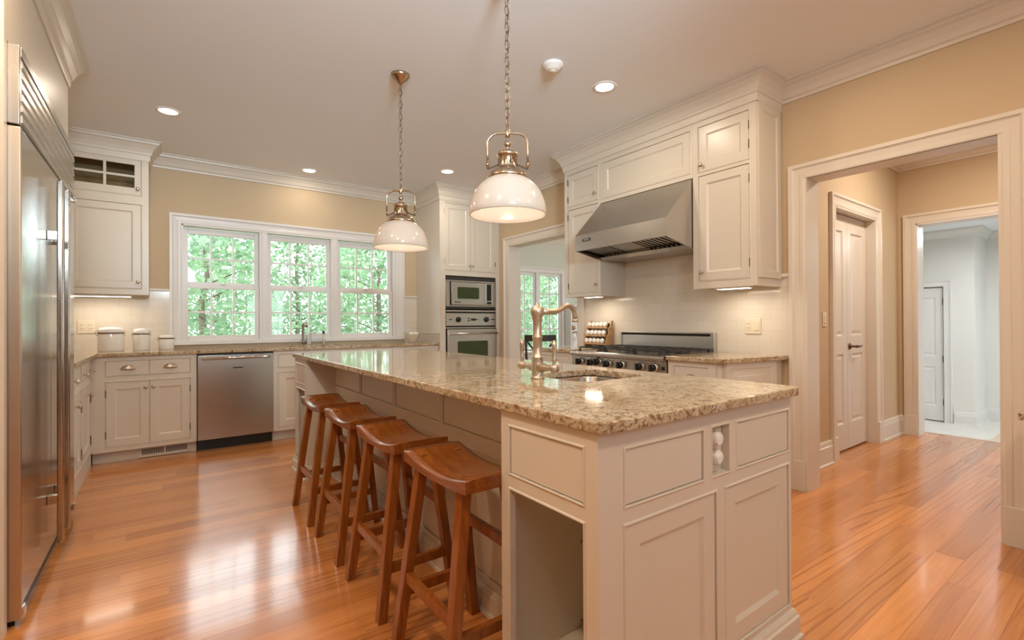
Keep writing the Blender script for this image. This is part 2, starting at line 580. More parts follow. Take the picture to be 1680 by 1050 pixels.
    def obj(self, name, m, parent=None):
        bmesh.ops.recalc_face_normals(self.b, faces=self.b.faces)
        if parent:
            q = parent
            while q.parent:
                q = q.parent
            inv = Matrix.LocRotScale(q.location, q.rotation_euler, None).inverted()
            self.b.transform(inv)
            me = bpy.data.meshes.new(name)
            self.b.to_mesh(me)
            o = bpy.data.objects.new(name, me)
            o.parent = parent
        else:
            c = Vector((0, 0, 0))
            if len(self.b.verts):
                xs = [v.co for v in self.b.verts]
                c = Vector(((min(v.x for v in xs) + max(v.x for v in xs)) / 2, (min(v.y for v in xs) + max(v.y for v in xs)) / 2, min(v.z for v in xs)))
            if self.origin:
                self.b.transform(Matrix.Translation(-c))
            else:
                c = Vector((0, 0, 0))
            me = bpy.data.meshes.new(name)
            self.b.to_mesh(me)
            o = bpy.data.objects.new(name, me)
            o.location = c
        self.b.free()
        me.materials.append(m)
        COL.objects.link(o)
        return o
    origin = False


def FY(y):              # faces -Y: local x = X, depth = +Y
    return Matrix.Translation((0, y, 0))


def FXm(x):             # faces -X: local x = -Y, depth = +X
    return Matrix.Translation((x, 0, 0)) @ Matrix.Rotation(-PI / 2, 4, 'Z')


def FXp(x):             # faces +X: local x = Y, depth = -X
    return Matrix.Translation((x, 0, 0)) @ Matrix.Rotation(PI / 2, 4, 'Z')


def thing(name, label, cat, loc=(0, 0, 0), rz=0, group=None):
    o = bpy.data.objects.new(name, None)
    COL.objects.link(o)
    o.location = loc
    o.rotation_euler = (0, 0, rz)
    o.empty_display_size = 0.1
    o['label'] = label
    o['category'] = cat
    if group:
        o['group'] = group
    return o


def tag(o, label, cat, group=None):
    o['label'], o['category'] = label, cat
    if group:
        o['group'] = group
    return o


def struct(o):
    o['kind'] = 'structure'
    return o


def dup(root, loc, rz=None, label=None):
    r = root.copy()
    COL.objects.link(r)
    r.location = loc
    if rz is not None:
        r.rotation_euler = (0, 0, rz)
    if label:
        r['label'] = label
    for ch in list(root.children):
        c = ch.copy()
        COL.objects.link(c)
        c.parent = r
        for g in list(ch.children):
            d = g.copy()
            COL.objects.link(d)
            d.parent = c
    return r


def text_mesh(s, size, depth, frame, center, name, m, parent, squash=1.0):
    """letters lying in the local x-z plane of frame, looking to -y."""
    cu = bpy.data.curves.new(name, 'FONT')
    cu.body, cu.size, cu.extrude, cu.align_x, cu.align_y = s, size, depth, 'CENTER', 'CENTER'
    t = bpy.data.objects.new(name, cu)
    COL.objects.link(t)
    dg = bpy.context.evaluated_depsgraph_get()
    me = bpy.data.meshes.new_from_object(t.evaluated_get(dg))
    bpy.data.objects.remove(t)
    q = parent
    while q.parent:
        q = q.parent
    inv = Matrix.LocRotScale(q.location, q.rotation_euler, None).inverted()
    me.transform(inv @ frame @ Matrix.Translation(center) @ Matrix.Rotation(PI / 2, 4, 'X') @ Matrix.Diagonal((squash, 1, 1, 1)))
    o = bpy.data.objects.new(name, me)
    me.materials.clear()
    me.materials.append(m)
    COL.objects.link(o)
    o.parent = parent
    return o


# ------------------------------------------------------------------ the room
ZC = 2.80
XR, XR2 = 3.52, 3.68          # right wall, its two faces
YB = 5.76                     # window wall
XL = -1.10
YF = -3.2


def wall_rects(name, frame, x0, x1, z0, z1, depth, holes, m):
    """wall plate with rectangular holes, front face at local y = 0."""
    xs = sorted({x0, x1, *[h[0] for h in holes], *[h[1] for h in holes]})
    zs = sorted({z0, z1, *[h[2] for h in holes], *[h[3] for h in holes]})
    bm = Bm(frame)
    inside = lambda x, z: any(h[0] < x < h[1] and h[2] < z < h[3] for h in holes)
    for i in range(len(xs) - 1):
        j = 0
        while j < len(zs) - 1:
            if inside((xs[i] + xs[i + 1]) / 2, (zs[j] + zs[j + 1]) / 2):
                j += 1
                continue
            k = j
            while k + 1 < len(zs) - 1 and not inside((xs[i] + xs[i + 1]) / 2, (zs[k + 1] + zs[k + 2]) / 2):
                k += 1
            bm.box(xs[i], xs[i + 1], 0, depth, zs[j], zs[k + 1])
            j = k + 1
    return struct(bm.obj(name, m))


def floor_planks(name, x0, x1, y0, y1, z, seed):
    rnd = random.Random(seed)
    me = bpy.data.meshes.new(name)
    bm = bmesh.new()
    lay = bm.loops.layers.float_color.new('plank')
    PW, G = 0.108, 0.0010
    yy = y0
    while yy < y1 - 1e-4:
        ya, yb = yy, min(yy + PW, y1)
        xx = x0 - rnd.random() * 1.2
        while xx < x1:
            L = 0.7 + rnd.random() * 1.3
            xa, xb = max(xx, x0), min(xx + L, x1)
            if xb - xa > 0.01:
                c = (rnd.random(), rnd.random(), rnd.random(), 1)
                f = bm.faces.new([bm.verts.new(p) for p in ((xa + G / 2, ya + G / 2, z), (xb - G / 2, ya + G / 2, z), (xb - G / 2, yb - G / 2, z), (xa + G / 2, yb - G / 2, z))])
                for lp in f.loops:
                    lp[lay] = c
            xx += L
        yy += PW
    # the dark underside that shows in the joints
    c = (0.0, 0.2, 0.3, 1)
    for q in (((x0, y0, z - 0.002), (x1, y0, z - 0.002), (x1, y1, z - 0.002), (x0, y1, z - 0.002)),
              ((x0, y1, z - 0.06), (x1, y1, z - 0.06), (x1, y0, z - 0.06), (x0, y0, z - 0.06))):
        f = bm.faces.new([bm.verts.new(p) for p in q])
        for lp in f.loops:
            lp[lay] = c
    bm.to_mesh(me)
    bm.free()
    me.materials.append(OAK)
    o = bpy.data.objects.new(name, me)
    COL.objects.link(o)
    return struct(o)


floor_planks('floor', XL, 6.40, YF, YB, 0.0, 3)
floor_planks('floor_breakfast', 6.40, 9.0, 2.4, 7.1, 0.0, 5)
floor_planks('floor_bay', XR2, 6.40, YB, 7.1, 0.0, 8)
struct(Bm().box(6.40, 11.2, -2.2, 2.4, -0.44, -0.38).obj('floor_mudroom', TILEF))
struct(Bm().box(6.36, 6.42, -2.2, 1.62, -0.38, 0.002).obj('trim_step', TILEF))
struct(Bm().box(XL - 0.1, 9.2, YF - 0.1, 7.3, ZC, ZC + 0.1).obj('ceiling', CEIL))
struct(Bm().box(6.26, 11.3, -2.3, 2.4, 2.50, 2.60).obj('ceiling_mudroom', CEIL))

# window wall, opening for three double-hung sashes
WX0, WX1, WZ0, WZ1 = 0.145, 2.385, 0.985, 2.150
wall_rects('wall_back', FY(YB), XL - 0.1, XR2, -0.1, ZC, 0.16, [(WX0, WX1, WZ0, WZ1)], WALLP)
wall_rects('wall_left', FXp(XL), YF, YB + 0.1, -0.1, ZC, 0.1, [], WALLP)
# right wall: cased openings to the hall and to the breakfast room
wall_rects('wall_right', FXm(XR), -YB, -YF, -0.1, ZC, XR2 - XR, [(-4.88, -3.635, -0.1, 2.125), (-1.44, -0.50, -0.1, 2.134)], WALLP)
# wall behind the camera, its unseen window added to let daylight in
wall_rects('wall_front', FY(YF - 0.16), XL - 0.1, XR2, -0.1, ZC, 0.16, [(1.8, 2.8, 0.6, 2.2)], WALLP)
# hall
wall_rects('wall_hall_back', FY(1.62), XR2, 6.26, -0.1, ZC, 0.1, [(4.49, 5.43, -0.1, 2.11)], WALLP)
wall_rects('wall_hall_end', FXm(6.10), -2.4, 2.2, -0.4, ZC, 0.16, [(-1.475, 0.2, -0.4, 2.12)], WALLP)
wall_rects('wall_hall_front', FY(-1.1), XR2, 6.26, -0.1, ZC, 0.1, [], WALLP)
# breakfast room
wall_rects('wall_breakfast_window', FY(7.07), XR2, 9.0, -0.1, ZC, 0.16, [(5.20, 6.40, 0.60, 2.10)], WALLG)
wall_rects('wall_breakfast_side', FXm(9.0), -7.2, -2.4, -0.1, ZC, 0.16, [(-6.4, -3.4, 0.60, 2.10)], WALLG)
wall_rects('wall_breakfast_near', FY(2.4), XR2, 9.1, -0.1, ZC, 0.1, [], WALLG)
wall_rects('wall_breakfast_left', FXm(XR), -7.2, -YB - 0.16, -0.1, ZC, 0.16, [], WALLG)
# mudroom
wall_rects('wall_mudroom_closet', FXm(9.45), -2.4, -1.63, -0.42, 2.5, 0.1, [(-2.36, -1.97, -0.42, 1.66)], WALLW)
struct(Bm().box(9.551, 10.25, 1.63, 1.73, -0.42, 2.5).obj('wall_mudroom_return', WALLW))
wall_rects('wall_mudroom_end', FXm(10.2), -1.73, 2.2, -0.42, 2.5, 0.1, [], WALLW)
wall_rects('wall_mudroom_front', FY(-2.2), 6.26, 11.2, -0.42, 2.5, 0.1, [(7.0, 9.4, 0.2, 2.1)], WALLW)
struct(Bm().box(6.26, 9.6, 2.3, 2.4, -0.42, 2.5).obj('wall_mudroom_back', WALLW))

struct(Bm().box(9.56, 9.66, 1.75, 2.45, -0.42, 2.5).obj('wall_light_stop', WALLW))  # unseen panel added to block daylight leaking round the closet door
# ------------------------------------------------------------------ trim
CROWN = [(0, 0), (0, -0.125), (0.012, -0.125), (0.016, -0.108), (0.03, -0.10), (0.045, -0.07), (0.07, -0.038), (0.088, -0.030), (0.09, -0.014), (0.105, -0.010), (0.105, 0)]
BASE = [(0, 0), (0, 0.19), (0.008, 0.19), (0.014, 0.178), (0.016, 0.150), (0.022, 0.145), (0.022, 0.018), (0.034, 0.014), (0.034, 0)]


def crown(name, path, z=ZC, m=TRIM, parent=None, prof=CROWN):
    o = Bm().sweep(path, prof, (0, 0, z)).obj(name, m, parent)
    return o if parent else struct(o)


def baseboard(name, path, z=0.0, m=TRIM):
    return struct(Bm().sweep(path, BASE, (0, 0, z)).obj(name, m))


crown('trim_1', [(2.66, YB), (-0.11, YB)][::1])
crown('trim_2', [(XR, 3.48), (XR, 5.10)])
crown('trim_3', [(XR, YF), (XR, 1.60)])
crown('trim_4', [(6.10, -1.0), (6.10, 1.62), (XR2, 1.62)])
crown('trim_5', [(9.0, 2.5), (9.0, 7.07), (XR2, 7.07)], m=TRIM)
crown('trim_6', [(10.2, -2.0), (10.2, 1.63), (9.45, 1.63), (9.45, 2.3)], z=2.50, m=SASH)
baseboard('baseboard_hall', [(XR2 + 0.02, 1.62), (XR2, 1.62)] and [(4.385, 1.62), (XR2, 1.62)])
baseboard('baseboard_hall_corner', [(6.10, 1.56), (6.10, 1.62), (5.535, 1.62)][::1])
baseboard('baseboard_tower', [(XR, 4.97), (XR, 5.10)])
baseboard('baseboard_mudroom', [(10.2, -2.0), (10.2, 1.63), (9.45, 1.63), (9.45, 1.86)], z=-0.38, m=SASH)

CASE = [(0, 0), (0, 0.012), (0.008, 0.016), (0.030, 0.016), (0.036, 0.013), (0.066, 0.016), (0.072, 0.020), (0.078, 0.028), (0.100, 0.028), (0.100, 0)]


def casing(name, frame, x0, x1, zb, zt, m=TRIM, sides=(1, 1), plinth=True):
    """cased opening, three-sided, profile outward; frame faces the viewer (local -y)."""
    bm = Bm(frame)
    prof = [(s, -t) for s, t in CASE]
    zp = zb + 0.20 if plinth else zb
    path = [(x0, zp), (x0, zt), (x1, zt), (x1, zp)]
    if not sides[0]:
        path = path[1:]
    if not sides[1]:
        path = path[:-1]
    bm.sweep(path, prof, (0, 0, 0), (1, 0, 0), (0, 0, 1), (0, 1, 0))
    if plinth:
        if sides[0]:
            bm.box(x0 - 0.102, x0, 0, -0.030, zb, zp, 0.002)
        if sides[1]:
            bm.box(x1, x1 + 0.102, 0, -0.030, zb, zp, 0.002)
    return struct(bm.obj(name, m))


def jamb(name, frame, x0, x1, zb, zt, y0, y1, m=TRIM):
    bm = Bm(frame)
    T = 0.012
    bm.box(x0, x0 + T, y0, y1, zb, zt)
    bm.box(x1 - T, x1, y0, y1, zb, zt)
    bm.box(x0, x1, y0, y1, zt - T, zt)
    return struct(bm.obj(name, m))


casing('trim_7', FXm(XR), -1.44, -0.50, 0, 2.122)
jamb('trim_8', FXm(XR), -1.44, -0.50, 0, 2.134, -0.012, 0.172)
casing('trim_9', FXm(XR), -4.88, -3.635, 0, 2.125)
jamb('trim_10', FXm(XR), -4.88, -3.635, 0, 2.125, -0.012, 0.172)
casing('trim_11', FY(1.62), 4.49, 5.43, 0, 2.11)
jamb('trim_12', FY(1.62), 4.49, 5.43, 0, 2.11, -0.012, 0.10)
casing('trim_13', FXm(6.10), -1.475, 0.2, 0, 2.12)
jamb('trim_14', FXm(6.10), -1.475, 0.2, -0.38, 2.12, -0.012, 0.18, SASH)
struct(Bm(FXp(6.26)).box(1.475, 1.575, -0.02, 0.0, -0.38, 2.22, 0.003).obj('trim_15', SASH))
casing('trim_16', FXm(9.45), -2.36, -1.97, -0.38, 1.66, SASH, plinth=False)
struct(Bm(FXm(10.2)).box(-1.42, -1.32, -0.025, 0, -0.38, 1.75, 0.003).box(-1.42, -0.3, -0.025, 0, 1.65, 1.75, 0.003).obj('trim_17', SASH))
# tile cap strips
struct(Bm().box(XL, 0.046, YB - 0.024, YB, 1.475, 1.50, 0.006).obj('trim_18', TRIM))
struct(Bm().box(2.494, 2.66, YB - 0.024, YB, 1.475, 1.50, 0.006).obj('trim_19', TRIM))
struct(Bm().box(XR - 0.026, XR, 1.541, 1.60, 1.462, 1.487, 0.006).obj('trim_20', TRIM))

# tile
struct(Bm().box(XL, 0.046, YB - 0.010, YB, 0.90, 1.478).box(2.494, 2.66, YB - 0.010, YB, 0.90, 1.478).obj('wall_back_tile', TILEX))
struct(Bm().box(XR - 0.010, XR, 1.541, 1.60, 0.90, 1.464).box(XR - 0.010, XR, 1.60, 3.01, 0.90, 2.25).box(XR - 0.010, XR, 3.01, 3.534, 0.90, 1.464).obj('wall_right_tile', TILEY))
struct(Bm().box(XL, XL + 0.010, 3.97, YB - 0.010, 0.90, 1.478).obj('wall_left_tile', TILEY))

# ------------------------------------------------------------------ windows
def win_casing():
    bm = Bm(FY(YB))
    prof = [(s, -t) for s, t in CASE]
    bm.sweep([(WX0, 0.985), (WX0, WZ1), (WX1, WZ1), (WX1, 0.985)], prof, (0, 0, 0), (1, 0, 0), (0, 0, 1), (0, 1, 0))
    bm.box(WX0 - 0.10, WX1 + 0.10, -0.034, 0.15, 0.945, 0.987, 0.006)
    bm.box(WX0, WX0 + 0.012, -0.012, 0.14, 0.985, WZ1)
    bm.box(WX1 - 0.012, WX1, -0.012, 0.14, 0.985, WZ1)
    bm.box(WX0, WX1, -0.012, 0.14, WZ1 - 0.012, WZ1)
    return struct(bm.obj('trim_21', SASH))


win_casing()
_mull = Bm(FY(YB))
for xm in (0.873, 1.6215):
    _mull.box(xm - 0.040, xm + 0.040, -0.006, 0.10, 0.985, WZ1 - 0.012, 0.003)
    _mull.box(xm - 0.014, xm + 0.014, -0.014, 0.0, 0.985, WZ1 - 0.012, 0.003)
_mull.box(2.337, WX1 - 0.0121, -0.004, 0.10, 0.9871, WZ1 - 0.0121, 0.003).box(WX0 + 0.0121, 0.1565, -0.004, 0.10, 0.9871, WZ1 - 0.0121, 0.003)
struct(_mull.obj('trim_22', SASH))


def sash(bm, gx0, gx1, gz0, gz1, y, st, top, bot, cols, rows, mw=0.017):
    x0, x1, z0, z1 = gx0 - st, gx1 + st, gz0 - bot, gz1 + top
    bm.box(x0, gx0, y, y + 0.035, z0, z1, 0.003)
    bm.box(gx1, x1, y, y + 0.035, z0, z1, 0.003)
    bm.box(gx0, gx1, y, y + 0.035, gz1, z1, 0.003)
    bm.box(gx0, gx1, y, y + 0.035, z0, gz0, 0.003)
    for i in range(1, cols):
        xm = gx0 + (gx1 - gx0) * i / cols
        bm.box(xm - mw / 2, xm + mw / 2, y + 0.004, y + 0.032, gz0, gz1)
    for j in range(1, rows):
        zm = gz0 + (gz1 - gz0) * j / rows
        bm.box(gx0, gx1, y + 0.006, y + 0.030, zm - mw / 2, zm + mw / 2)


def empty_struct(name, loc):
    o = bpy.data.objects.new(name, None)
    COL.objects.link(o)
    o.location = loc
    o['kind'] = 'structure'
    return o


def locks(root, xm, y, z):
    bm = Bm()
    bm.box(xm - 0.025, xm + 0.025, y - 0.016, y, z, z + 0.008, 0.002).box(xm - 0.006, xm + 0.03, y - 0.022, y - 0.012, z + 0.008, z + 0.014, 0.002)
    return bm.obj('sash_lock', SASH, root)


for i, (ga, gb) in enumerate(((0.199, 0.790), (0.956, 1.541), (1.702, 2.293))):
    r = empty_struct('window_%d' % (i + 1), ((ga + gb) / 2, YB, 0.985))
    up, lo = Bm(FY(YB)), Bm(FY(YB))
    sash(up, ga, gb, 1.582, 2.067, 0.055, 0.042, 0.060, 0.040, 3, 2)
    sash(lo, ga, gb, 1.036, 1.515, 0.015, 0.042, 0.040, 0.052, 3, 2)
    u_ = up.obj('upper_sash', SASH, r)
    l_ = lo.obj('lower_sash', SASH, r)
    Bm(FY(YB)).box(ga, gb, 0.070, 0.074, 1.582, 2.067).obj('pane', PANE, u_)
    Bm(FY(YB)).box(ga, gb, 0.030, 0.034, 1.036, 1.515).obj('pane', PANE, l_)
    locks(r, (ga + gb) / 2, YB + 0.02, 1.556)

# breakfast room windows
r = empty_struct('window_4', (5.64, 7.07, 0.6))
bm = Bm(FY(7.07))
for ga, gb in ((5.27, 5.68), (5.85, 6.33)):
    sash(bm, ga, gb, 0.68, 2.04, 0.03, 0.045, 0.05, 0.06, 2, 4, 0.026)
bm.box(5.20, 5.22, 0, 0.1, 0.6, 2.10).box(6.38, 6.40, 0.0, 0.1, 0.6, 2.10).box(5.73, 5.80, 0.0, 0.1, 0.6, 2.10)
bm.obj('window_frame', SASH, r)
Bm(FY(7.07)).box(5.27, 5.68, 0.045, 0.049, 0.68, 2.04).box(5.85, 6.33, 0.045, 0.049, 0.68, 2.04).obj('pane', PANE, r)
casing('trim_23', FY(7.07), 5.21, 6.39, 0.60, 2.10, SASH, plinth=False)
struct(Bm(FY(7.07)).box(5.09, 6.51, -0.04, 0.05, 0.565, 0.602, 0.005).obj('trim_24', SASH))
r = empty_struct('window_5', (9.0, 4.9, 0.6))  # unseen side window, added to bring daylight into the breakfast room
bm = Bm(FXm(9.0))
for k in range(3):
    a = -6.4 + k * 1.0
    sash(bm, a + 0.06, a + 0.94, 0.68, 2.04, 0.03, 0.05, 0.05, 0.06, 2, 4)
bm.obj('window_frame', SASH, r)
Bm(FXm(9.0)).box(-6.4, -3.4, 0.045, 0.049, 0.64, 2.08).obj('pane', PANE, r)
for i, (a, c) in enumerate(((1.8, 2.8),)):
    r = empty_struct('window_%d' % (6 + i), ((a + c) / 2, YF, 0.6))  # out of view, added as a daylight source
    bm = Bm(FY(YF - 0.16))
    sash(bm, a + 0.05, c - 0.05, 0.66, 1.36, 0.06, 0.05, 0.03, 0.06, 2, 2)
    sash(bm, a + 0.05, c - 0.05, 1.42, 2.15, 0.06, 0.05, 0.05, 0.03, 2, 2)
    bm.obj('window_frame', SASH, r)
    Bm(FY(YF - 0.16)).box(a + 0.05, c - 0.05, 0.075, 0.079, 0.62, 2.18).obj('pane', PANE, r)
r = empty_struct('window_7', (8.2, -2.2, 0.2))  # unseen window added so sky light reaches the mudroom
bm = Bm(FY(-2.2))
for a in (7.0, 8.2):
    sash(bm, a + 0.05, a + 1.15, 0.26, 2.05, 0.03, 0.05, 0.05, 0.06, 2, 3)
bm.obj('window_frame', SASH, r)
Bm(FY(-2.2)).box(7.05, 9.35, 0.045, 0.049, 0.26, 2.05).obj('pane', PANE, r)


# ------------------------------------------------------------------ hall and mudroom doors
def panel_door(name, frame, x0, x1, z0, z1, rails, m, loc, y=0.07, cols=1):
    r = empty_struct(name, loc)
    bm = Bm(frame)
    st = 0.085
    zs = [z0] + rails + [z1]
    bm.box(x0, x0 + st, y, y + 0.035, z0, z1)
    bm.box(x1 - st, x1, y, y + 0.035, z0, z1)
    n = len(rails) // 2
    for (za, zb) in zip(zs[0::2], zs[1::2]):
        bm.box(x0 + st, x1 - st, y, y + 0.035, za, zb)
    for (za, zb) in zip(rails[0::2], rails[1::2]):
        bm.nested(x0 + st, x1 - st, za, zb, [(0, 0.03 + y), (0, y), (0.012, y + 0.012), (0.022, y + 0.012), (0.045, y + 0.004)])
    bm.obj('door_leaf', m, r)
    return r


HF = FY(1.62)
d1 = panel_door('door_1', HF, 4.505, 4.958, 0.012, 2.092, [0.24, 0.86, 1.02, 1.95], TRIM, (4.73, 1.69, 0.012))
d2 = panel_door('door_2', HF, 4.962, 5.415, 0.012, 2.092, [0.24, 0.86, 1.02, 1.95], TRIM, (5.19, 1.69, 0.012))
hb = Bm(HF)
hb.lathe([(0, 0), (0.030, 0), (0.030, 0.006), (0.024, 0.012), (0.012, 0.016), (0.010, 0.05), (0.014, 0.054), (0.014, 0.064), (0, 0.066)], (5.005, 0.07, 0.925), (0, -1, 0), 20)
hb.tube([(5.005, 0.012, 0.925), (5.04, 0.010, 0.927), (5.075, 0.008, 0.921), (5.105, 0.010, 0.926), (5.125, 0.010, 0.930)], [0.011, 0.009, 0.008, 0.008, 0.006], 10)
hb.obj('door_handle', HINGE, d2)
d3 = panel_door('door_3', FXm(9.45), -2.345, -1.985, -0.365, 1.645, [-0.14, 0.45, 0.62, 1.50], SASH, (9.5, 2.16, -0.365), y=0.03)
for zz in (-0.13, 0.52, 1.38):
    Bm(FXm(9.45)).cyl((-1.98, 0.02, zz), (-1.98, 0.02, zz + 0.10), 0.009, n=8).obj('hinge', HINGE, d3)
tag(Bm().box(8.35, 9.2, 0.55, 1.33, -0.38, -0.37, 0.003).obj('door_mat', MATF), 'tan door mat on the pale mudroom tiles', 'mat')

# ------------------------------------------------------------------ cabinet kit
GAP = 0.0022


def face_frame(bm, x0, x1, z0, z1, holes, t=0.02, y=0.0, bead=True):
    xs = sorted({x0, x1, *[h[0] for h in holes], *[h[1] for h in holes]})
    zs = sorted({z0, z1, *[h[2] for h in holes], *[h[3] for h in holes]})
    inside = lambda a, c: any(h[0] < a < h[1] and h[2] < c < h[3] for h in holes)
    for i in range(len(xs) - 1):
        j = 0
        while j < len(zs) - 1:
            if inside((xs[i] + xs[i + 1]) / 2, (zs[j] + zs[j + 1]) / 2):
                j += 1
                continue
            k = j
            while k + 1 < len(zs) - 1 and not inside((xs[i] + xs[i + 1]) / 2, (zs[k + 1] + zs[k + 2]) / 2):
                k += 1
            bm.box(xs[i], xs[i + 1], y, y + t, zs[j], zs[k + 1])
            j = k + 1
    if bead:
        w, p = 0.008, 0.004
        for a, c, d, e in [h[:4] for h in holes]:
            prof = [(0, 0.0), (0, -p * 0.6), (w * 0.35, -p), (w * 0.7, -p * 0.7), (w, 0)]
            bm.sweep([(a, d), (c, d), (c, e), (a, e)], [(-s, t_) for s, t_ in prof], (0, y, 0), (1, 0, 0), (0, 0, 1), (0, 1, 0), closed=True)


def slab(frame, name, x0, x1, z0, z1, parent, y=0.002, m=None):
    g = GAP
    bm = Bm(frame)
    bm.nested(x0 + g, x1 - g, z0 + g, z1 - g, [(0, y + 0.018), (0, y + 0.001), (0.001, y)])
    return bm.obj(name, m or WHITE, parent)


def shaker(frame, name, x0, x1, z0, z1, parent, y=0.002, st=0.058, m=None):
    g = GAP
    bm = Bm(frame)
    bm.nested(x0 + g, x1 - g, z0 + g, z1 - g, [(0, y + 0.018), (0, y + 0.001), (0.001, y), (st, y), (st + 0.004, y + 0.003), (st + 0.012, y + 0.009)])
    return bm.obj(name, m or WHITE, parent)


def knob(frame, x, z, parent, y=0.002, m=None, r=0.015):
    bm = Bm(frame)
    k = r / 0.015
    bm.lathe([(0.0, 0), (0.008 * k, 0), (0.009 * k, 0.003), (0.0055 * k, 0.006), (0.005 * k, 0.014 * k), (0.012 * k, 0.018 * k), (0.015 * k, 0.023 * k), (0.013 * k, 0.029 * k), (0.006 * k, 0.032 * k), (0, 0.032 * k)], (x, y, z), (0, -1, 0), 14)
    return bm.obj('knob', m or NICKEL, parent)


def cup_pull(frame, x, z, parent, y=0.002, w=0.050, h=0.036, d=0.026):
    bm = Bm(frame)
    N, M = 16, 6
    rings = []
    for sc in (1.0, 0.86):
        g = []
        for j in range(M + 1):
            ph = PI / 2 * j / M
            row = []
            for i in range(N + 1):
                th = PI * i / N
                row.append(bm.pt((x - w * sc * math.cos(th) * (math.cos(ph) * 0.35 + 0.65 if False else 1) * math.cos(ph * 0.0), 0, 0)) if False else bm.pt((x - w * sc * math.cos(th), y - d * sc * math.sin(ph) * math.sin(th), z + h * sc * math.cos(ph) * math.sin(th))))
            g.append(row)
        for j in range(M):
            for i in range(N):
                f = bm.b.faces.new((g[j][i], g[j][i + 1], g[j + 1][i + 1], g[j + 1][i]))
                f.smooth = True
        rings.append(g[M])
    for i in range(N):
        bm.b.faces.new((rings[0][i], rings[0][i + 1], rings[1][i + 1], rings[1][i]))
    bm.box(x - w * 1.06, x + w * 1.06, y - 0.003, y, z - 0.004, z + 0.006, 0.001)
    return bm.obj('cup_pull', NICKEL, parent)


def hinge(frame, x, z, parent, y=-0.001, L=0.06):
    return Bm(frame).cyl((x, y, z - L / 2), (x, y, z + L / 2), 0.0042, n=8).obj('hinge', HINGE, parent)


def carcass(bm, x0, x1, d, z0, z1, y=0.02):
    bm.box(x0, x1, y, d, z0, z1)


# ------------------------------------------------------------------ back wall base cabinets
F = FY(5.15)
t = thing('base_cabinet', 'white two-drawer base cabinet with cup pulls, left of the dishwasher', 'cabinet', (-0.12, 5.45, 0))
holes = [(-0.389, -0.101, 0.725, 0.85), (-0.101, 0.19, 0.725, 0.85), (-0.389, -0.099, 0.14, 0.675), (-0.099, 0.19, 0.14, 0.675)]
bm = Bm(F)
face_frame(bm, -0.478, 0.238, 0.10, 0.887, [(-0.389, 0.19, 0.725, 0.85), (-0.389, 0.19, 0.14, 0.675)])
carcass(bm, -0.478, 0.238, 0.59, 0.10, 0.887)
bm.box(-0.478, 0.238, 0.075, 0.095, 0, 0.10)
bm.obj('body', WHITE, t)
for k, h in enumerate(holes[:2]):
    o = slab(F, 'drawer', *h, t)
    cup_pull(F, (h[0] + h[1]) / 2, 0.776, o)
for k, h in enumerate(holes[2:]):
    o = shaker(F, 'door', *h, t)
    knob(F, h[1] - 0.026 if k == 0 else h[0] + 0.026, 0.62, o)
    for zz in (0.24, 0.58):
        hinge(F, h[0] if k == 0 else h[1], zz, o)
v = Bm(F)
v.box(-0.18, 0.178, 0.066, 0.074, 0.004, 0.096, 0.002)
vo = v.obj('floor_register', TRIM, t)
v = Bm(F)
for k in range(26):
    x = -0.155 + k * 0.0121 + (0.012 if k > 12 else 0)
    v.box(x, x + 0.0075, 0.064, 0.0665, 0.028, 0.076)
v.obj('register_slots', RECESS_SHADE, vo)  # dark bars stand in for the shade in the openings

t = thing('dishwasher', 'stainless steel dishwasher under the window counter', 'dishwasher', (0.553, 5.45, 0))
bm = Bm(F)
bm.box(0.243, 0.863, 0.0, 0.57, 0.10, 0.880)
bm.box(0.245, 0.861, 0.06, 0.5, 0.0, 0.10)
bm.obj('body', BLACK, t)
dd = Bm(F).box(0.245, 0.861, -0.028, 0.0, 0.105, 0.868, 0.004).obj('door', STEELH, t)
hb = Bm(F)
hb.tube([(0.275, -0.062, 0.843), (0.831, -0.062, 0.843)], 0.011, 12)
hb.box(0.285, 0.31, -0.06, -0.02, 0.834, 0.852, 0.002).box(0.796, 0.821, -0.06, -0.02, 0.834, 0.852, 0.002)
hb.obj('handle', CHROME, dd)
Bm(F).box(0.52, 0.60, -0.030, -0.027, 0.742, 0.752, 0.001).obj('badge', BADGE, dd)
t['label'] = 'stainless steel dishwasher under the window counter'

t = thing('sink_base_cabinet', 'white sink base cabinet right of the dishwasher, mostly behind the island', 'cabinet', (1.30, 5.45, 0))
bm = Bm(F)
face_frame(bm, 0.866, 1.74, 0.10, 0.887, [(0.911, 1.30, 0.725, 0.85), (1.33, 1.70, 0.725, 0.85), (0.911, 1.70, 0.14, 0.675)])
bm.box(0.866, 1.74, 0.02, 0.59, 0.10, 0.12).box(0.866, 0.885, 0.02, 0.59, 0.10, 0.887).box(1.72, 1.74, 0.02, 0.59, 0.10, 0.887).box(0.866, 1.74, 0.57, 0.59, 0.10, 0.887)
bm.box(0.866, 1.74, 0.075, 0.095, 0, 0.10)
bm.obj('body', WHITE, t)
slab(F, 'drawer_front', 0.911, 1.30, 0.725, 0.85, t)
slab(F, 'drawer_front', 1.33, 1.70, 0.725, 0.85, t)
for a, c in ((0.911, 1.305), (1.305, 1.70)):
    o = shaker(F, 'door', a, c, 0.14, 0.675, t)
    knob(F, c - 0.03 if a < 1 else a + 0.03, 0.62, o)
t = thing('base_cabinet', 'white base cabinet between the sink cabinet and the oven tower, mostly behind the island', 'cabinet', (2.2, 5.45, 0))
bm = Bm(F)
hs = [(1.79, 2.20, 0.725, 0.85), (2.20, 2.62, 0.725, 0.85), (1.79, 2.20, 0.14, 0.675), (2.20, 2.62, 0.14, 0.675)]
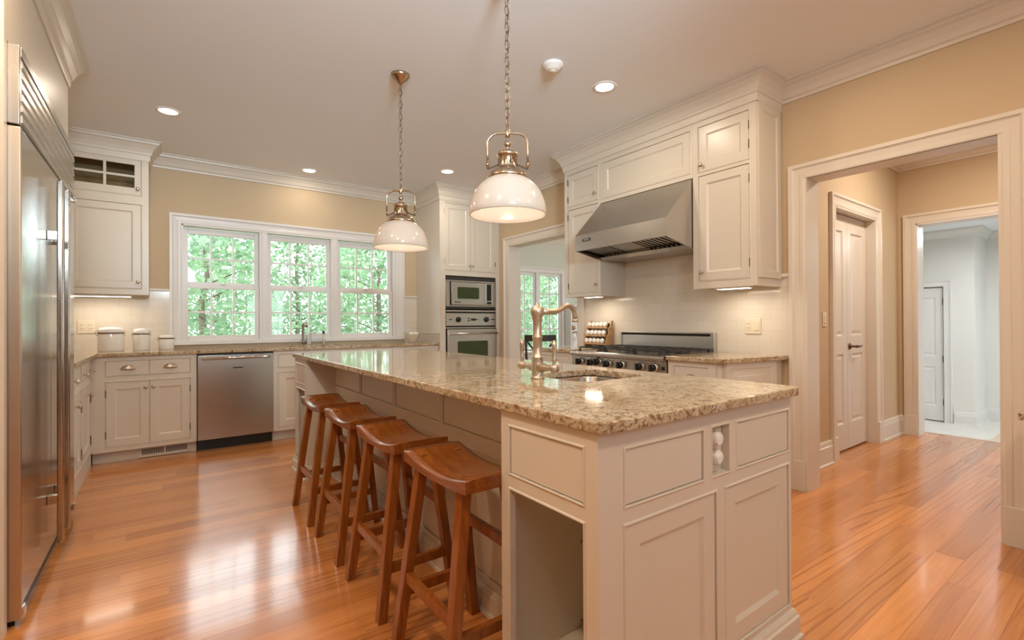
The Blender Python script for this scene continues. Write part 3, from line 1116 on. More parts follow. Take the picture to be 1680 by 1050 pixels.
face_frame(bm, 1.742, 2.656, 0.10, 0.887, [(1.79, 2.62, 0.725, 0.85), (1.79, 2.62, 0.14, 0.675)])
carcass(bm, 1.742, 2.656, 0.59, 0.10, 0.887)
bm.box(1.742, 2.656, 0.075, 0.095, 0, 0.10)
bm.obj('body', WHITE, t)
for h in hs[:2]:
    cup_pull(F, (h[0] + h[1]) / 2, 0.776, slab(F, 'drawer', *h, t))
for h in hs[2:]:
    knob(F, h[1] - 0.03 if h[0] < 2 else h[0] + 0.03, 0.62, shaker(F, 'door', *h, t))

# left wall base run
F = FXp(-0.48)
t = thing('base_cabinet', 'white base cabinet with paired drawer knobs, between the refrigerator and the corner', 'cabinet', (-0.80, 4.6, 0))
bm = Bm(F)
hs = [(4.06, 4.60, 0.735, 0.855), (4.64, 5.13, 0.735, 0.855), (4.06, 4.37, 0.14, 0.69), (4.37, 4.60, 0.14, 0.69), (4.64, 5.13, 0.14, 0.69)]
face_frame(bm, 4.005, 5.17, 0.06, 0.887, [(4.06, 4.60, 0.735, 0.855), (4.64, 5.13, 0.735, 0.855), (4.06, 4.60, 0.14, 0.69), (4.64, 5.13, 0.14, 0.69)])
carcass(bm, 4.005, 5.17, 0.60, 0.06, 0.887)
bm.box(4.005, 5.17, 0.0, 0.1, 0, 0.0599)
bm.obj('body', WHITE, t)
for k, h in enumerate(hs[:2]):
    o = slab(F, 'drawer', *h, t)
    for xx in ((4.18,) if k == 0 else (4.69, 5.08)):
        knob(F, xx, 0.785, o, m=CHROME, r=0.018)
for k, h in enumerate(hs[2:]):
    o = shaker(F, 'door', *h, t)
    knob(F, (4.33, 4.41, 5.00)[k], 0.60, o)
    for zz in (0.22, 0.56):
        hinge(F, (4.06, 4.60, 5.13)[k], zz, o, L=0.075)

# ------------------------------------------------------------------ countertops
GZ0, GZ1 = 0.887, 0.917


def slab_rects(name, rects, holes, label, z0=GZ0, z1=GZ1, bev=0.004):
    """granite top: outline polygon with optional rectangular cut-out drawn as a keyed loop."""
    bm = Bm()
    for poly in rects:
        bm.prism(poly, z0, z1)
    return bm.obj(name, GRAN)


def rounded(x0, x1, y0, y1, r, n=5):
    pts = []
    for cx, cy_, a0 in ((x1 - r, y0 + r, -PI / 2), (x1 - r, y1 - r, 0), (x0 + r, y1 - r, PI / 2), (x0 + r, y0 + r, PI)):
        for k in range(n + 1):
            a = a0 + PI / 2 * k / n
            pts.append((cx + r * math.cos(a), cy_ + r * math.sin(a)))
    return pts


def top_with_hole(name, outer, hole, z0, z1, m, bev=0.005):
    """flat slab with a hole, edges eased."""
    bm = bmesh.new()

    def loop(p, z):
        return [bm.verts.new((x, y, z)) for x, y in p]
    for z, flip in ((z1, False), (z0, True)):
        vo = loop(outer, z)
        eo = [bm.edges.new((vo[i], vo[(i + 1) % len(vo)])) for i in range(len(vo))]
        es = list(eo)
        if hole:
            vh = loop(hole, z)
            es += [bm.edges.new((vh[i], vh[(i + 1) % len(vh)])) for i in range(len(vh))]
        bmesh.ops.triangle_fill(bm, use_beauty=True, edges=es)
    bm.verts.ensure_lookup_table()
    n, h = len(outer), len(hole) if hole else 0
    V = bm.verts
    for s, c in ((0, n), (n, h)):
        for i in range(c):
            a, d = s + i, s + (i + 1) % c
            bm.faces.new((V[a], V[d], V[n + h + d], V[n + h + a]))
    bmesh.ops.dissolve_limit(bm, angle_limit=0.01, verts=bm.verts, edges=bm.edges)
    bmesh.ops.recalc_face_normals(bm, faces=bm.faces)
    es = [e for e in bm.edges if len(e.link_faces) == 2 and abs(abs(e.verts[0].co.z - e.verts[1].co.z)) < 1e-5 and e.calc_face_angle(0) > 1.0]
    r = bmesh.ops.bevel(bm, geom=es, offset=bev, segments=3, profile=0.6, affect='EDGES')
    for f in r['faces']:
        f.smooth = True
    me = bpy.data.meshes.new(name)
    bm.to_mesh(me)
    bm.free()
    me.materials.append(m)
    o = bpy.data.objects.new(name, me)
    COL.objects.link(o)
    return o


BS = rounded(1.02, 1.60, 5.24, 5.60, 0.05)
L_ = [(XL + 0.011, 4.006), (-0.445, 4.006), (-0.445, 5.12), (2.655, 5.12), (2.655, YB - 0.011), (XL + 0.011, YB - 0.011)]
tag(top_with_hole('countertop', L_, BS, GZ0, GZ1, GRAN), 'long granite counter running under the window and around the left corner', 'countertop')

ISL = rounded(0.835, 1.885, 0.785, 4.165, 0.035)
ISINK = rounded(1.345, 1.755, 1.365, 1.735, 0.06)
tag(top_with_hole('island_countertop', ISL, ISINK, GZ0, GZ1, GRAN), 'big granite slab on top of the island, with the prep sink cut in', 'countertop')
RC = [(2.855, 1.985), (2.835, 1.95), (2.835, 1.62), (3.42, 1.56), (XR - 0.011, 1.56), (XR - 0.011, 2.068), (2.855, 2.068)]
RC = [(2.84, 2.068), (2.84, 1.70), (2.885, 1.64), (3.40, 1.553), (XR - 0.011, 1.553), (XR - 0.011, 2.068)]
tag(top_with_hole('countertop', RC, None, GZ0, GZ1, GRAN), 'small granite counter with a clipped corner, right of the range', 'countertop')
tag(top_with_hole('countertop', [(2.85, 3.046), (XR - 0.011, 3.046), (XR - 0.011, 3.525), (2.85, 3.525)], None, GZ0, GZ1, GRAN), 'small granite counter under the spice rack, left of the range', 'countertop')


def undermount(name, x0, x1, y0, y1, label, deep=0.19):
    bm = Bm()
    r = 0.06
    prev = None
    for ins, z in ((-0.02, GZ0), (-0.006, GZ0), (0.0, GZ0 - 0.01), (0.004, GZ0 - deep + 0.03), (0.03, GZ0 - deep), (0.12, GZ0 - deep - 0.004)):
        p = rounded(x0 + ins, x1 - ins, y0 + ins, y1 - ins, max(0.01, r - ins * 0.5))
        ring = [bm.pt((x, y, z - 0.0005)) for x, y in p]
        if prev:
            for k in range(len(ring)):
                f = bm.b.faces.new((prev[k], prev[(k + 1) % len(ring)], ring[(k + 1) % len(ring)], ring[k]))
                f.smooth = True
        prev = ring
    bm.b.faces.new(prev)
    root = thing(name, label, 'sink', ((x0 + x1) / 2, (y0 + y1) / 2, GZ0 - deep - 0.004))
    o = bm.obj('basin', STEELH, root)
    s = o.modifiers.new('wall', 'SOLIDIFY')
    s.thickness, s.offset = 0.0015, 1
    Bm().lathe([(0, 0), (0.04, 0), (0.042, 0.003), (0.03, 0.004), (0, 0.002)], ((x0 + x1) / 2, (y0 + y1) / 2, GZ0 - deep - 0.004), n=20).obj('drain', CHROME, root)
    return root


undermount('kitchen_sink', 1.01, 1.61, 5.23, 5.61, 'steel undermount sink below the middle window')
undermount('prep_sink', 1.343, 1.757, 1.363, 1.737, 'small steel prep sink set into the island granite')

# ------------------------------------------------------------------ island
t = thing('kitchen_island', 'white panelled kitchen island with open niches at both ends of the seating side', 'island', (1.36, 2.45, 0))
FI, FL, FRc = FY(0.815), FXm(0.85), FXm(1.07)
IX1 = 1.858
bm = Bm(FI)
face_frame(bm, 0.85, IX1, 0.10, GZ0, [(0.948, 1.294, 0.687, 0.832), (1.343, 1.436, 0.687, 0.835), (1.486, 1.835, 0.687, 0.832), (0.947, 1.361, 0.13, 0.636), (1.416, 1.833, 0.13, 0.636)])
bm.f = Matrix.Identity(4)
# core walls (hollow, so that the prep sink hangs free)
bm.box(1.07, 1.09, 1.225, 3.74, 0.0, GZ0)
bm.box(IX1 - 0.02, IX1, 0.835, 4.12, 0.0, GZ0)
bm.box(1.07, IX1 - 0.02, 4.10, 4.12, 0.0, GZ0)
bm.box(1.09, IX1 - 0.02, 0.89, 4.10, 0.06, 0.08)
bm.box(0.87, IX1 - 0.02, 0.8355, 0.842, 0.06, 0.68).box(0.87, 1.33, 0.8355, 0.842, 0.68, GZ0).box(1.45, IX1 - 0.02, 0.8355, 0.842, 0.68, GZ0)
# near end block
bm.box(0.87, 1.068, 1.205, 1.2248, 0.0, GZ0).box(1.068, 1.33, 1.205, 1.2251, 0.1, 0.70)
bm.box(1.31, 1.33, 0.842, 1.205, 0.10, 0.66)
bm.box(0.87, 1.33, 0.842, 1.205, 0.66, 0.68).box(0.87, 1.33, 0.842, 1.205, 0.07, 0.098)
# far end block
bm.box(0.87, 1.07, 3.74, 3.76, 0.0, GZ0).box(1.05, 1.07, 3.76, 4.12, 0.0, GZ0).box(0.85, 1.05, 4.10, 4.12, 0.0, GZ0)
bm.box(0.87, 1.05, 3.76, 4.10, 0.66, 0.68).box(0.87, 1.05, 3.76, 4.10, 0.06, 0.10)
bm.f = FL
face_frame(bm, -1.2249, -0.8351, 0.10, GZ0, [(-1.178, -0.865, 0.70, 0.84), (-1.178, -0.865, 0.10, 0.65)])
face_frame(bm, -4.0999, -3.7401, 0.10, GZ0, [(-4.075, -3.785, 0.70, 0.84), (-4.075, -3.785, 0.10, 0.65)])
bm.f = FRc
cols = [(-3.72, -3.165), (-3.13, -2.59), (-2.555, -2.02), (-1.985, -1.45), (-1.42, -1.24)]
face_frame(bm, -3.74, -1.225, 0.10, GZ0, [(a, c, za, zb) for a, c in cols for za, zb in ((0.69, 0.845), (0.13, 0.62))], t=0.02, y=-0.02)
bm.obj('body', WHITE, t)
slab(FI, 'drawer_front', 0.948, 1.294, 0.687, 0.832, t)
slab(FI, 'drawer_front', 1.486, 1.835, 0.687, 0.832, t)
shaker(FI, 'door', 0.947, 1.361, 0.13, 0.636, t)
shaker(FI, 'door', 1.416, 1.833, 0.13, 0.636, t)
slab(FL, 'drawer_front', -1.178, -0.865, 0.70, 0.84, t)
slab(FL, 'drawer_front', -4.075, -3.785, 0.70, 0.84, t)
for a, c in cols:
    slab(FRc, 'drawer_front', a, c, 0.69, 0.845, t, y=-0.018)
    slab(FRc, 'panel', a, c, 0.13, 0.62, t, y=-0.012)
# outlet niche with two plug covers
nb = Bm(FI)
nb.box(1.336, 1.443, 0.0260, 0.034, 0.68, 0.842).box(1.336, 1.343, 0.0205, 0.0258, 0.6871, 0.8349).box(1.436, 1.443, 0.0205, 0.0258, 0.6871, 0.8349).box(1.336, 1.443, 0.0205, 0.0258, 0.835, 0.842).box(1.336, 1.443, 0.0205, 0.0258, 0.68, 0.687)
nb.obj('outlet_niche', WHITE, t)
pl = Bm(FI).box(1.352, 1.427, 0.020, 0.0262, 0.702, 0.82, 0.002).obj('outlet_plate', PLATE, t)
for zz in (0.792, 0.735):
    c = Bm(FI)
    c.lathe([(0, 0), (0.024, 0), (0.025, 0.004), (0.022, 0.018), (0.014, 0.024), (0, 0.026)], (1.388, 0.020, zz), (0, -1, 0), 20)
    c.box(1.366, 1.382, -0.008, 0.01, zz - 0.016, zz - 0.006, 0.002)
    c.obj('plug_cover', CERAM, pl)
# shelf pins in the niche
for xx, zz in ((1.172, 0.394), (1.172, 0.12)):
    Bm().cyl((xx, 1.206, zz), (xx, 1.198, zz), 0.006, n=8).obj('shelf_pin', NICKEL, t)
# base moulding round the island
IB = [(0, 0), (0, 0.105), (0.006, 0.105), (0.012, 0.094), (0.014, 0.085), (0.020, 0.080), (0.020, 0.020), (0.028, 0.014), (0.028, 0)]
ib = Bm()
ib.sweep([(0.85, 4.12), (0.85, 3.74), (1.05, 3.74), (1.05, 1.225), (0.85, 1.225), (0.85, 0.815), (IX1, 0.815), (IX1, 4.12)][::-1], IB)
ib.obj('base_moulding', WHITE, t)
ib = None


def bridge_faucet():
    r = thing('bridge_faucet', 'brushed nickel lever faucet with a swan spout, standing on the island', 'faucet', (1.29, 1.585, GZ1))
    x, y, z = 1.29, 1.585, GZ1
    b_ = Bm()
    b_.lathe([(0, 0), (0.030, 0), (0.030, 0.004), (0.027, 0.008), (0.025, 0.012), (0.025, 0.035), (0.026, 0.06), (0.024, 0.066), (0.023, 0.085), (0.025, 0.088), (0.025, 0.092), (0.0205, 0.096), (0.0205, 0.17), (0.023, 0.173), (0.023, 0.177), (0.0205, 0.181), (0.018, 0.235), (0.021, 0.25), (0.023, 0.255), (0.023, 0.262), (0.028, 0.272), (0.030, 0.285), (0.027, 0.300), (0.018, 0.309), (0.010, 0.311), (0.011, 0.315), (0.009, 0.321), (0, 0.323)], (x, y, z), n=24)
    b_.obj('column', NICKEL, r)
    s = Bm()
    zt = z + 0.285
    path = [(x + 0.02, y, zt), (x + 0.06, y, zt), (x + 0.10, y, zt + 0.001), (x + 0.125, y, zt + 0.008), (x + 0.150, y, zt + 0.022), (x + 0.175, y, zt + 0.030), (x + 0.198, y, zt + 0.024), (x + 0.214, y, zt + 0.006), (x + 0.220, y, zt - 0.018), (x + 0.221, y, zt - 0.034)]
    s.tube(path, [0.0135, 0.0135, 0.013, 0.0125, 0.012, 0.0115, 0.0115, 0.0115, 0.0115, 0.0115], 16)
    s.lathe([(0, 0), (0.014, 0), (0.0145, 0.008), (0.013, 0.014), (0, 0.014)], (x + 0.221, y, zt - 0.046), n=18)
    s.obj('spout', NICKEL, r)
    for sg in (1, -1):
        h = Bm()
        h.lathe([(0.022, 0), (0.020, 0.03), (0.014, 0.06), (0.010, 0.075), (0.010, 0.085), (0.016, 0.090), (0.019, 0.104), (0.016, 0.118), (0, 0.122)], (x, y + 0.005 * sg, z + 0.048), (0.0, sg, 0.02), 18)
        bx = (x, y + sg * 0.108, z + 0.050)
        h.lathe([(0.0, 0), (0.012, 0.004), (0.008, 0.018), (0.007, 0.03), (0.009, 0.034), (0.0075, 0.038), (0.0105, 0.075), (0.011, 0.095), (0.010, 0.104), (0.006, 0.108), (0.007, 0.113), (0, 0.117)], bx, (0, 0, 1), 16)
        h.obj('handle', NICKEL, r)
    return r


bridge_faucet()


# ------------------------------------------------------------------ stools
def saddle_stool():
    yc = 1.45
    cx = 0.8375
    r = thing('saddle_stool', '', 'stool', (cx, yc, 0), 0, 'saddle stools along the island')
    W, L, ZT, TH, DIP = 0.1175, 0.225, 0.690, 0.046, 0.034
    s = Bm(Matrix.Translation((cx, yc, 0)))
    NX, NY = 8, 18
    top, bot = [], []
    for j in range(NY + 1):
        v = -1 + 2 * j / NY
        rt, rb = [], []
        for i in range(NX + 1):
            u = -1 + 2 * i / NX
            dz = -DIP * (1 - v * v) ** 1.0
            rt.append(s.pt((u * W, v * L, ZT + dz - 0.004 * (abs(u) ** 6) - 0.003 * abs(v) ** 10)))
            rb.append(s.pt((u * W * 0.985, v * L * 0.99, ZT - TH + dz * 0.35 + 0.0)))
        top.append(rt)
        bot.append(rb)
    for j in range(NY):
        for i in range(NX):
            f = s.b.faces.new((top[j][i], top[j][i + 1], top[j + 1][i + 1], top[j + 1][i]))
            f.smooth = True
            f = s.b.faces.new((bot[j][i + 1], bot[j][i], bot[j + 1][i], bot[j + 1][i + 1]))
            f.smooth = True
    rim_t = [top[0][i] for i in range(NX + 1)] + [top[j][NX] for j in range(1, NY + 1)] + [top[NY][i] for i in range(NX - 1, -1, -1)] + [top[j][0] for j in range(NY - 1, 0, -1)]
    rim_b = [bot[0][i] for i in range(NX + 1)] + [bot[j][NX] for j in range(1, NY + 1)] + [bot[NY][i] for i in range(NX - 1, -1, -1)] + [bot[j][0] for j in range(NY - 1, 0, -1)]
    n = len(rim_t)
    for k in range(n):
        s.b.faces.new((rim_b[k], rim_b[(k + 1) % n], rim_t[(k + 1) % n], rim_t[k]))
    es = [e for e in s.b.edges if e.verts[0] in set(rim_t) and e.verts[1] in set(rim_t) and e.calc_face_angle(0) > 0.7]
    rb_ = bmesh.ops.bevel(s.b, geom=es, offset=0.005, segments=3, profile=0.6, affect='EDGES')
    for f in rb_['faces']:
        f.smooth = True
    so = s.obj('seat', SEATW, r)
    for sx in (-1, 1):
        for sy in (-1, 1):
            v = 0.70
            zz = ZT - DIP * (1 - v * v)
            pg = Bm(Matrix.Translation((cx, yc, 0)))
            pg.box(sx * 0.070 - 0.011, sx * 0.070 + 0.011, sy * v * L - 0.011, sy * v * L + 0.011, zz - 0.012, zz + 0.0022)
            pg.obj('leg_tenon', STOOLW, so)
    LT, LB = {}, {}
    for sx in (-1, 1):
        for sy in (-1, 1):
            p1 = Vector((cx + sx * 0.078, yc + sy * 0.150, 0.652))
            p0 = Vector((cx + sx * 0.160, yc + sy * 0.192, 0.0))
            LT[sx, sy], LB[sx, sy] = p1, p0
            Bm().bar(p0, p1, 0.036, 0.040).obj('leg', STOOLW, r)

    def at(sx, sy, z):
        k = z / 0.652
        return LB[sx, sy].lerp(LT[sx, sy], k)
    for a, c, z in (((-1, -1), (-1, 1), 0.245), ((1, -1), (1, 1), 0.405), ((-1, 1), (1, 1), 0.19), ((-1, -1), (1, -1), 0.19)):
        Bm().bar(at(*a, z), at(*c, z), 0.022, 0.036).obj('stretcher', STOOLW, r)
    return r


STL = ('wooden saddle stool nearest the camera, against the open end niche', 'second wooden saddle stool counted from the open end niche', 'third wooden saddle stool counted from the open end niche', 'wooden saddle stool farthest back, closest to the dishwasher')
st0 = saddle_stool()
st0['label'] = STL[0]
for k, y in enumerate((1.99, 2.53, 3.08)):
    dup(st0, (0.8375 - 0.002 * k, y, 0), 0, STL[k + 1])

# ------------------------------------------------------------------ refrigerator and its surround
FF = FXp(-0.445)
t = thing('refrigerator', 'built-in stainless steel refrigerator with louvred top grille and bar handles', 'refrigerator', (-0.78, 3.27, 0))
Bm(FF).box(2.60, 3.95, 0.03, 0.62, 0.06, 2.22).box(2.62, 3.93, 0.02, 0.6, 0.0, 0.06).obj('body', BLACK, t)
g = Bm(FF)
g.box(2.59, 3.955, 0.016, 0.055, 1.93, 2.228)
g.box(2.585, 2.615, 0.0, 0.05, 1.925, 2.230, 0.003).box(3.945, 3.955, 0.004, 0.05, 1.925, 2.230, 0.002)
g.box(2.60, 3.95, -0.004, 0.03, 2.190, 2.230, 0.003)
for k in range(6):
    z = 1.935 + k * 0.0425
    g.extrude([(2.612, 0.016, z), (2.612, -0.004, z + 0.006), (2.612, -0.002, z + 0.032), (2.612, 0.016, z + 0.037)], (1.335, 0, 0))
g.obj('louvred_grille', STEELH, t)
dl = Bm(FF)
dl.box(2.605, 3.205, 0.0, 0.028, 0.075, 1.918, 0.003)
dl = dl.obj('door', STEEL, t)
dr = Bm(FF).box(3.212, 3.948, 0.0, 0.028, 0.075, 1.918, 0.003).obj('door', STEEL, t)
Bm(FF).box(2.588, 2.604, -0.003, 0.05, 0.03, 1.918, 0.004).obj('door_trim', BRASS if False else NICKEL, dl)
for o, y in ((dl, 3.115), (dr, 3.305)):
    h = Bm(FF)
    h.box(y - 0.014, y + 0.014, -0.058, -0.034, 0.12, 1.845, 0.006)
    for z in (0.33, 1.58):
        h.box(y - 0.012, y + 0.012, -0.040, 0.0, z - 0.022, z + 0.022, 0.003)
    h.obj('bar_handle', STEEL, o)
Bm(FF).box(3.90, 3.95, -0.014, 0.03, 1.900, 1.928, 0.004).obj('hinge', CHROME, dr)
for o, y in ((dl, 2.625), (dr, 3.925)):
    Bm(FF).box(y - 0.02, y + 0.02, -0.008, 0.03, 0.03, 0.072, 0.004).obj('hinge_foot', CHROME, o)

t = thing('refrigerator_surround', 'white panelled cabinet surrounding the refrigerator up to the ceiling', 'cabinet', (-0.78, 3.27, 0))
s = Bm()
s.box(XL, -0.478, 2.535, 2.575, 0, 2.70).box(XL, -0.478, 3.965, 4.003, 0, 2.70)
s.box(XL, -0.50, 2.575, 3.965, 2.255, 2.70)
s.obj('body', WHITE, t)
Fs = FXp(-0.478)
s = Bm(Fs)
s.box(2.5755, 3.9645, 0.0, 0.02, 2.235, 2.6895)
s.obj('top_panel', WHITE, t)
KCROWN = [(0, 0), (0, -0.175), (0.008, -0.175), (0.012, -0.160), (0.014, -0.125), (0.022, -0.120), (0.026, -0.105), (0.040, -0.072), (0.064, -0.040), (0.080, -0.030), (0.082, -0.016), (0.095, -0.012), (0.095, 0)]
Bm().sweep([(XL, 2.535), (-0.478, 2.535), (-0.478, 4.003), (XL, 4.003)][::-1], KCROWN, (0, 0, ZC)).box(XL, -0.48, 2.537, 4.0, 2.69, ZC).obj('crown_moulding', TRIM, t)

# ------------------------------------------------------------------ upper left cabinet
F = FY(5.43)
t = thing('wall_cabinet', 'white wall cabinet with a small glass door on top, left of the window', 'cabinet', (-0.6, 5.6, 1.42))
b_ = Bm(F)
face_frame(b_, XL, -0.11, 1.42, 2.69, [(-0.66, -0.163, 2.31, 2.637), (-0.66, -0.163, 1.475, 2.225), (-1.06, -0.70, 2.31, 2.637), (-1.06, -0.70, 1.475, 2.225)])
b_.box(XL, -0.11, 0.02, 0.325, 1.425, 2.28)
b_.box(XL, -0.11, 0.31, 0.325, 2.28, 2.69).box(-0.13, -0.11, 0.02, 0.325, 2.28, 2.69).box(XL, -0.11, 0.02, 0.325, 2.655, 2.69).box(XL, -0.70, 0.02, 0.325, 2.28, 2.69)
b_.obj('body', WHITE, t)
gd = Bm(F)
gx0, gx1, gz0, gz1 = -0.617, -0.210, 2.373, 2.580
x0, x1, z0, z1 = -0.658, -0.165, 2.312, 2.635
gd.box(x0, gx0, 0.002, 0.02, z0, z1).box(gx1, x1, 0.002, 0.02, z0, z1).box(gx0, gx1, 0.002, 0.02, gz1, z1).box(gx0, gx1, 0.002, 0.02, z0, gz0)
gd.box(-0.424, -0.404, 0.004, 0.018, gz0, gz1).box(gx0, gx1, 0.005, 0.017, 2.467, 2.486)
gdo = gd.obj('glass_door', WHITE, t)
Bm(F).box(gx0, gx1, 0.010, 0.013, gz0, gz1).obj('pane', CABGL, gdo)
knob(F, -0.187, 2.365, gdo)
o = shaker(F, 'door', -0.66, -0.163, 1.475, 2.225, t)
knob(F, -0.187, 1.532, o)
o = shaker(F, 'door', -1.06, -0.70, 1.475, 2.225, t)
o = shaker(F, 'door', -1.06, -0.70, 2.31, 2.637, t)
Bm().sweep([(XL, 5.43), (-0.11, 5.43), (-0.11, YB)][::-1], KCROWN, (0, 0, ZC)).box(XL, -0.115, 5.435, YB, 2.68, ZC).obj('crown_moulding', TRIM, t)


def under_light(frame, x0, x1, y0, y1, z, label, power, rot):
    M_ = frame @ Vector(((x0 + x1) / 2, (y0 + y1) / 2, z - 0.02))
    r = thing('under_cabinet_light', label, 'light', M_)
    Bm(frame).box(x0, x1, y0, y1, z - 0.018, z, 0.003).obj('housing', TRIM, r)
    Bm(frame).box(x0 + 0.012, x1 - 0.012, y0 + 0.01, y1 - 0.01, z - 0.021, z - 0.017).obj('lens', TUBE, r)
    area_light('under_cabinet_glow', frame @ Vector(((x0 + x1) / 2, (y0 + y1) / 2, z - 0.026)), power, (1.0, 0.83, 0.62), x1 - x0, r, shape='RECTANGLE', size_y=0.05, rot=(0, 0, rot))
    return r


under_light(FY(5.43), -0.68, -0.23, 0.05, 0.13, 1.420, 'lit strip light under the glass-door wall cabinet', UNDER_W, 0)

# ------------------------------------------------------------------ oven tower
F = FY(5.10)
t = thing('oven_tower_cabinet', 'tall white cabinet built around the microwave and wall oven', 'cabinet', (3.09, 5.43, 0))
b_ = Bm(F)
b_.box(2.66, 2.68, 0.02, 0.655, 0, 2.69).box(3.50, 3.518, 0.02, 0.655, 0, 2.69)
b_.box(2.68, 3.50, 0.60, 0.655, 0, 2.69)
b_.box(2.68, 3.50, 0.02, 0.60, 1.735, 2.69).box(2.68, 3.50, 0.02, 0.60, 0.09, 0.55)
face_frame(b_, 2.66, 3.518, 0.09, 2.69, [(2.72, 3.456, 1.793, 2.602), (2.732, 3.466, 0.57, 1.727), (2.72, 3.456, 0.14, 0.52)])
b_.box(2.66, 3.518, 0.06, 0.10, 0, 0.09)
b_.box(2.652, 2.66, 0.03, 0.66, 1.02, 1.035, 0.002)
b_.obj('body', WHITE, t)
for k, (a, c) in enumerate(((2.72, 3.088), (3.088, 3.456))):
    o = shaker(F, 'door', a, c, 1.793, 2.602, t)
    knob(F, c - 0.022 if k == 0 else a + 0.022, 1.86, o)
    for zz in (1.90, 2.50):
        hinge(F, a if k == 0 else c, zz, o)
slab(F, 'drawer_front', 2.72, 3.456, 0.14, 0.52, t)
Bm().sweep([(2.66, YB), (2.66, 5.10), (3.518, 5.10)][::-1], KCROWN, (0, 0, ZC)).box(2.665, 3.515, 5.105, YB, 2.68, ZC).obj('crown_moulding', TRIM, t)

t = thing('microwave', 'built-in stainless steel microwave in the tower above the wall oven', 'microwave', (3.10, 5.40, 1.32))
m_ = Bm(F)
m_.box(2.738, 3.460, 0.022, 0.55, 1.325, 1.722)
m_.obj('body', BLACK, t)
m_ = Bm(F)
m_.box(2.738, 2.790, -0.004, 0.03, 1.365, 1.672, 0.002).box(3.408, 3.460, -0.004, 0.03, 1.365, 1.672, 0.002)
m_.box(2.738, 3.460, -0.010, 0.02, 1.655, 1.672, 0.003).box(2.738, 3.460, -0.010, 0.02, 1.352, 1.368, 0.003)
m_.obj('trim_kit', STEELO, t)
m_ = Bm(F)
for z0_ in (1.676, 1.322):
    n_ = 5 if z0_ > 1.5 else 4
    for k in range(n_):
        z = z0_ + 0.002 + k * 0.0075
        m_.box(2.745, 3.453, 0.0, 0.02, z, z + 0.004)
m_.obj('vent_grille', VENTD, t)
md = Bm(F)
md.box(2.803, 3.285, -0.022, 0.02, 1.372, 1.650, 0.004)
mdo = md.obj('door', STEELO, t)
mw = Bm(F)
mw.extrude([(x, -0.0205, z) for x, z in rounded(2.885, 3.195, 1.447, 1.590, 0.018)], (0, -0.004, 0))
mw.obj('window', OVENGL, mdo)
Bm(F).box(2.85, 2.925, -0.026, -0.02, 1.397, 1.414, 0.001).obj('badge', BADGE, mdo)
text_mesh('VIKING', 0.016, 0.0006, F, (2.8875, -0.0268, 1.4055), 'badge_lettering', BADGET, mdo, 1.05)
mp_ = Bm(F).box(3.288, 3.398, -0.020, 0.02, 1.372, 1.650, 0.004).obj('control_panel', STEELO, t)
mk = Bm(F)
mk.box(3.312, 3.378, -0.023, -0.018, 1.428, 1.636, 0.002).box(3.312, 3.378, -0.023, -0.018, 1.384, 1.416, 0.002)
for k in range(5):
    for q in range(3):
        mk.box(3.318 + q * 0.020, 3.334 + q * 0.020, -0.0245, -0.022, 1.44 + k * 0.026, 1.457 + k * 0.026)
mk.obj('keypad', BLACK, mp_)

t = thing('wall_oven', 'stainless steel wall oven below the microwave', 'oven', (3.10, 5.40, 0.58))
Bm(F).box(2.740, 3.458, 0.022, 0.57, 0.58, 1.308).obj('body', BLACK, t)
cp = Bm(F)
cp.box(2.738, 3.460, -0.012, 0.02, 1.288, 1.308, 0.003)
cp.box(2.738, 3.460, -0.006, 0.02, 1.115, 1.270, 0.002)
cp.box(2.738, 3.460, -0.012, 0.02, 1.082, 1.098, 0.003)
cpo = cp.obj('control_panel', STEELO, t)
for x in (2.905, 3.310):
    k_ = Bm(F)
    k_.lathe([(0.034, 0), (0.034, 0.004), (0.027, 0.006), (0.025, 0.028), (0.022, 0.032), (0, 0.032)], (x, -0.006, 1.192), (0, -1, 0), 20)
    k_.box(x - 0.007, x + 0.007, -0.052, -0.03, 1.166, 1.218, 0.003)
    k_.obj('knob', BLACK, cpo)
k_ = Bm(F)
k_.box(3.085, 3.155, -0.010, -0.004, 1.178, 1.206, 0.001)
k_.box(3.035, 3.07, -0.009, -0.004, 1.198, 1.210).box(3.035, 3.07, -0.009, -0.004, 1.172, 1.184).box(3.165, 3.19, -0.009, -0.004, 1.187, 1.197)
k_.box(2.778, 2.815, -0.009, -0.004, 1.186, 1.198).box(3.385, 3.405, -0.009, -0.004, 1.186, 1.200).box(3.41, 3.432, -0.009, -0.004, 1.186, 1.200)
k_.obj('display', BLACK, cpo)
od = Bm(F)
od.box(2.745, 3.453, -0.030, 0.02, 0.59, 1.074, 0.004)
odo = od.obj('door', STEELO, t)
od = Bm(F)
od.extrude([(x, -0.0285, z) for x, z in rounded(2.882, 3.318, 0.68, 0.928, 0.02)], (0, -0.004, 0))
od.obj('window', OVENGL, odo)
od = Bm(F)
od.tube([(2.760, -0.075, 1.022), (3.440, -0.075, 1.022)], 0.0125, 12)
od.box(2.762, 2.782, -0.078, -0.028, 1.006, 1.036, 0.002).box(3.418, 3.438, -0.078, -0.028, 1.006, 1.036, 0.002)
od.obj('handle', STEELO, odo)

# ------------------------------------------------------------------ range wall: uppers
F = FXm(3.185)
UZ = 1.395


def upper(label, x0, x1, doors, side_panel=None):
    r = thing('wall_cabinet', label, 'cabinet', tuple(F @ Vector(((x0 + x1) / 2, 0.17, UZ))))
    b_ = Bm(F)
    face_frame(b_, x0, x1, UZ, 2.69, doors)
    b_.box(x0, x1, 0.02, 0.324, UZ + 0.03, 2.69)
    b_.box(x0, x0 + 0.018, 0.02, 0.324, UZ, UZ + 0.03).box(x1 - 0.018, x1, 0.02, 0.324, UZ, UZ + 0.03)
    b_.obj('body', WHITE, r)
    return r


